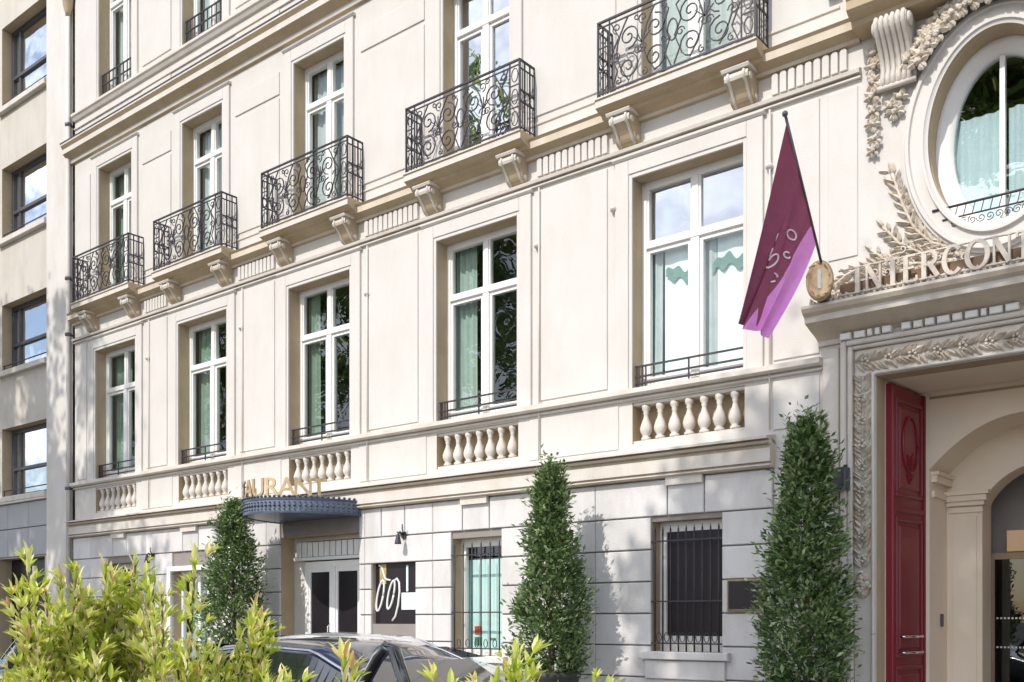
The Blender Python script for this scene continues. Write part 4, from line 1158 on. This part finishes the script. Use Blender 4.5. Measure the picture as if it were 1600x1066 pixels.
# ------------------------------------------------------------------ street trees behind the viewpoint
def street_tree(loc,zc,rx,ry,rz,label,seed,n=7000,trunk=.22,ls=.17,clumps=70):
    rn=random.Random(seed); r=empty('street_tree',loc,label,'tree','plane trees along the street')
    m=MB(); m.tube([(0,0,0),(.05,0,2),(-.08,.05,4),(0,0,zc-rz*.3),(0,0,zc+rz*.6)],[trunk,trunk*.85,trunk*.7,trunk*.5,.05],9)
    cl=[]
    for k in range(clumps):
        a=rn.uniform(0,6.28); u=rn.uniform(-1,1); s=(1-u*u)**.5; q=rn.uniform(.45,1)
        c=Vector((rx*s*q*cos(a),ry*s*q*sin(a),zc+rz*u*q)); cl.append(c)
        if k%2==0: m.tube([(0,0,zc-rz*.5+.3*rz*u),(c.x*.5,c.y*.5,c.z*.5+(zc-rz*.2)*.5),tuple(c)],[.07,.045,.015],5)
    m.build('trunk',BARK,r)
    m=MB(); per=n//clumps
    for c in cl:
        cr=rn.uniform(.35,.75)
        for k in range(per):
            p=c+Vector((rn.gauss(0,cr*.5),rn.gauss(0,cr*.5),rn.gauss(0,cr*.45)))
            d=Vector((rn.gauss(0,1),rn.gauss(0,1),rn.gauss(-.3,.7)))
            m.leaf4(p,d,Vector((rn.gauss(0,.6),rn.gauss(0,.6),1)),ls*rn.uniform(.7,1.3),ls*.75)
    m.build('crown',LEAFT,r)
G='plane trees along the street'
street_tree((-5.0,-14.2,.0),14.0,3.4,2.4,3.1,'plane tree across the street nearest the entrance',41,16500,clumps=98,ls=.20)
street_tree((-24.0,-13.8,.0),13.9,4.7,3.2,7.3,'plane tree across the street facing the left building',42,27000,clumps=215,ls=.20)
street_tree((-32.8,-13.8,.0),13.2,4.9,3.0,6.9,'plane tree across the street, second from the left',43,15000,clumps=150,ls=.22)
street_tree((-42,-13.6,.0),14.2,4.4,3.0,6.0,'leftmost plane tree across the street',44,12000,clumps=120,ls=.22)

# ------------------------------------------------------------------ cars
def car(loc,paint,label,L=4.5,Wd=1.78,H=1.45,seed=1,rot=0,suv=False,hd=None):
    r=empty('parked_car',loc,label,'car'); r.rotation_euler=(0,0,rot)
    hw=Wd/2
    # stations: x, hood/roof height, top half width, shoulder height
    hd=hd or (.80 if not suv else .95)
    st=[(-L/2,.50,.62,.50),(-L/2+.08,hd-.02,.78,.66),(-L/2+.45,hd+.14,.80,.84),(-L/2+.85,hd+.20 if not suv else H*.93,.74,.90),(-L/2+1.35,H*.965,.62,.93),(-.25,H,.60,.93),(.35,H*.985,.60,.92),(.75,H*.90,.64,.91),(1.28,hd+.17,.74,.90),(L/2-.45,hd+.05,.76,.80),(L/2-.1,hd-.13,.72,.62),(L/2,.45,.60,.45)]
    def interp(x):
        for i in range(len(st)-1):
            a,b=st[i],st[i+1]
            if a[0]<=x<=b[0]:
                f=(x-a[0])/(b[0]-a[0]); f=f*f*(3-2*f)*.35+f*.65
                return [a[j]+(b[j]-a[j])*f for j in range(1,4)]
        return list(st[-1][1:])
    n=48; vs=[];fs=[]; sec=None
    for i in range(n+1):
        x=-L/2+L*i/n; zt,tw,zs=interp(x); e=min(1,(L/2-abs(x))/.35+.55); e=e**.5 if e<1 else 1
        w_=hw*e; zs=min(zs,zt-.03); tw=min(tw,1)*w_/hw*1.0
        half=[(0,.22),(w_*.85,.22),(w_*.97,.35),(w_,.58),(w_*.985,zs-.02),(w_*.95,zs),(tw+(w_*.95-tw)*.12 if zt>zs+.2 else w_*.86,zt-(.06 if zt>zs+.2 else .02)),(tw*.80,zt-.012),(0,zt+.012)]
        full=[(-y,z) for y,z in half[:0:-1]]+half  # from top-left.. bottom.. top
        full=[(y,z) for y,z in half]+[(-y,z) for y,z in half[-2:0:-1]]
        sec=len(full)
        for y,z in full: vs.append((x,y,z))
    for i in range(n):
        for k in range(sec):
            k2=(k+1)%sec; fs.append((i*sec+k,i*sec+k2,(i+1)*sec+k2,(i+1)*sec+k))
    fs.append(tuple(range(sec))[::-1]); fs.append(tuple(range(n*sec,(n+1)*sec)))
    m=MB(); m.add(vs,fs,0,True); m.build('body',paint,r)
    # windows
    def side(x0,x1,s):
        q=MB(); vs=[];fs=[];k=16
        for i in range(k+1):
            x=x0+(x1-x0)*i/k; zt,tw,zs=interp(x)
            z1=zt-.085; z0=min(zs+.03,z1-.005)
            y0=hw*.95-(hw*.95-(tw+(hw*.95-tw)*.12))*max(0,(z0-zs))/max(.05,(zt-.06-zs)); y1=(tw+(hw*.95-tw)*.12)+.015
            vs+=[(x,s*(y0+.012),z0),(x,s*(y1+.004),z1)]
        for i in range(k): fs.append((2*i,2*i+2,2*i+3,2*i+1))
        q.add(vs,fs,0); return q
    for s in(-1,1):
        side(-L/2+1.05,-.30,s).build('window',CARG,r); side(-.22,.98,s).build('window',CARG,r)
    q=MB(); a=interp(.80);b=interp(1.24)
    q.add([(.80,-a[1]*.92,a[0]-.02+.03),(.80,a[1]*.92,a[0]-.02+.03),(1.27,b[1]*.95,b[0]+.025),(1.27,-b[1]*.95,b[0]+.025)],[(0,3,2,1)]); q.build('windscreen',CARG,r)
    a=interp(-L/2+.86);b=interp(-L/2+1.3)
    q=MB(); q.add([(-L/2+.83,-a[1]*.9,a[0]+.03),(-L/2+.83,a[1]*.9,a[0]+.03),(-L/2+1.32,b[1]*.9,b[0]+.03),(-L/2+1.32,-b[1]*.9,b[0]+.03)],[(0,1,2,3)]); q.build('rear_window',CARG,r)
    q=MB()
    for s in(-1,1):
        pts=[]
        for i in range(22):
            x=-L/2+1.0+(2.3)*i/21; zt,tw,zs=interp(x); pts.append((x,s*(tw+(hw*.95-tw)*.12+.02),zt-.055))
        q.tube(pts,.012,5)
    q.build('roof_trim',CHROME,r)
    for s in(-1,1):
        for wx in(-L/2+.80,L/2-.85):
            q=MB(); q.lathe([(.20,-.1),(.31,-.1),(.325,-.06),(.325,.06),(.31,.1),(.20,.1)],0,0,0,24)
            w_=q.build('wheel',RUBBER,r,(wx,s*(hw-.10),.325)); w_.rotation_euler=(PI/2,0,0)
            q=MB(); q.lathe([(.001,-.08),(.20,-.085),(.21,-.1),(.21,.1),(.20,.085),(.001,.08)],0,0,0,24); q.build('rim',CHROME,w_)
        q=MB(); q.bevbox(L/2-.28,L/2-.10,-.005,.02,.0,.12,.005); 
        o=MB(); o.ball((L/2-.16,s*(hw-.26),.62),.12,.14,.07,10,6); o.build('headlight',CHROME,r)
        o=MB(); o.ball((-L/2+.14,s*(hw-.22),.72),.11,.14,.08,10,6); o.build('tail_light',TAXI,r)
        o=MB(); o.ball((.92,s*(hw+.05),.98),.07,.10,.06,10,6); o.build('mirror',paint,r)
    return r
c1=car((-6.10,-5.55,0),CARB,'dark blue saloon car with an open front door at the kerb',4.6,1.8,1.46)
# open door with black window frame
q=MB()
q.box(0,.95,-.03,.03,.30,.88,1)
q.tube([(.0,0,.86),(.30,0,1.18),(.50,0,1.38),(.60,0,1.44),(.68,0,1.42),(.80,0,1.2),(.93,0,.88)],.042,8)
od=q.build('open_door',[CARK,CARB],c1,(1.03,-.98,0)); od.rotation_euler=(0,0,math.radians(-12))
car((-8.15,-3.6,0),CARS,'silver car parked next to the pavement behind the dark blue car',4.5,1.75,1.47,hd=1.02)
c3=car((-13.2,-3.7,0),CARK,'black taxi with a red roof lamp parked near the far bay tree',4.6,1.8,1.47)
q=MB(); q.bevbox(-.13,.13,-.06,.06,1.47,1.60,.02); q.build('roof_lamp',TAXI,c3)
car((-14.6,-6.0,0),CARS,'tall silver car at the far left edge of the view',4.6,1.85,1.66,suv=True)

# ------------------------------------------------------------------ light, sky, camera
EL,AZ=math.radians(42),math.radians(6)
Sd=Vector((-sin(AZ)*cos(EL),-cos(AZ)*cos(EL),sin(EL)))
sun=bpy.data.lights.new('sun','SUN'); sun.energy=3.8; sun.angle=math.radians(.5); sun.color=(1,.95,.885)
so=bpy.data.objects.new('sun',sun); COL.objects.link(so); so.rotation_euler=Sd.to_track_quat('Z','Y').to_euler(); so.location=(0,-20,30)
W=bpy.data.worlds.new('World'); scn.world=W; W.use_nodes=True; nt=W.node_tree; nt.nodes.clear()
sk=nt.nodes.new('ShaderNodeTexSky'); sk.sky_type='NISHITA'; sk.sun_disc=False; sk.sun_elevation=EL; sk.sun_rotation=math.radians(186); sk.altitude=50; sk.dust_density=1.5
bg=nt.nodes.new('ShaderNodeBackground'); bg.inputs['Strength'].default_value=.15; ow=nt.nodes.new('ShaderNodeOutputWorld')
tcw=nt.nodes.new('ShaderNodeTexCoord'); mpw=nt.nodes.new('ShaderNodeMapping'); mpw.inputs['Scale'].default_value=(1,1,2.6); nt.links.new(tcw.outputs['Generated'],mpw.inputs['Vector'])
nw=nt.nodes.new('ShaderNodeTexNoise'); nw.inputs['Scale'].default_value=2.6; nw.inputs['Detail'].default_value=8; nw.inputs['Roughness'].default_value=.6; nt.links.new(mpw.outputs[0],nw.inputs['Vector'])
rw=nt.nodes.new('ShaderNodeValToRGB'); rw.color_ramp.elements[0].position=.44; rw.color_ramp.elements[1].position=.62; nt.links.new(nw.outputs['Fac'],rw.inputs['Fac'])
mw=nt.nodes.new('ShaderNodeMixRGB'); nt.links.new(rw.outputs['Color'],mw.inputs['Fac']); nt.links.new(sk.outputs[0],mw.inputs['Color1']); mw.inputs['Color2'].default_value=(13,13.8,15.6,1)
nt.links.new(mw.outputs[0],bg.inputs['Color']); nt.links.new(bg.outputs[0],ow.inputs['Surface'])
cam=bpy.data.cameras.new('camera'); co=bpy.data.objects.new('camera',cam); COL.objects.link(co)
F_=1580.0; cam.sensor_width=36; cam.lens=36*F_/1600
co.location=(0,-11,1.6); co.rotation_euler=(PI/2,0,math.atan2(F_,1960))
cam.shift_y=(970-533)/1600; cam.shift_x=0; cam.clip_end=2000; cam.clip_start=.05
scn.camera=co
scn.view_settings.view_transform='Standard'; scn.view_settings.look='None'; scn.view_settings.exposure=0; scn.view_settings.gamma=1
scn.cycles.max_bounces=8; scn.cycles.transparent_max_bounces=16
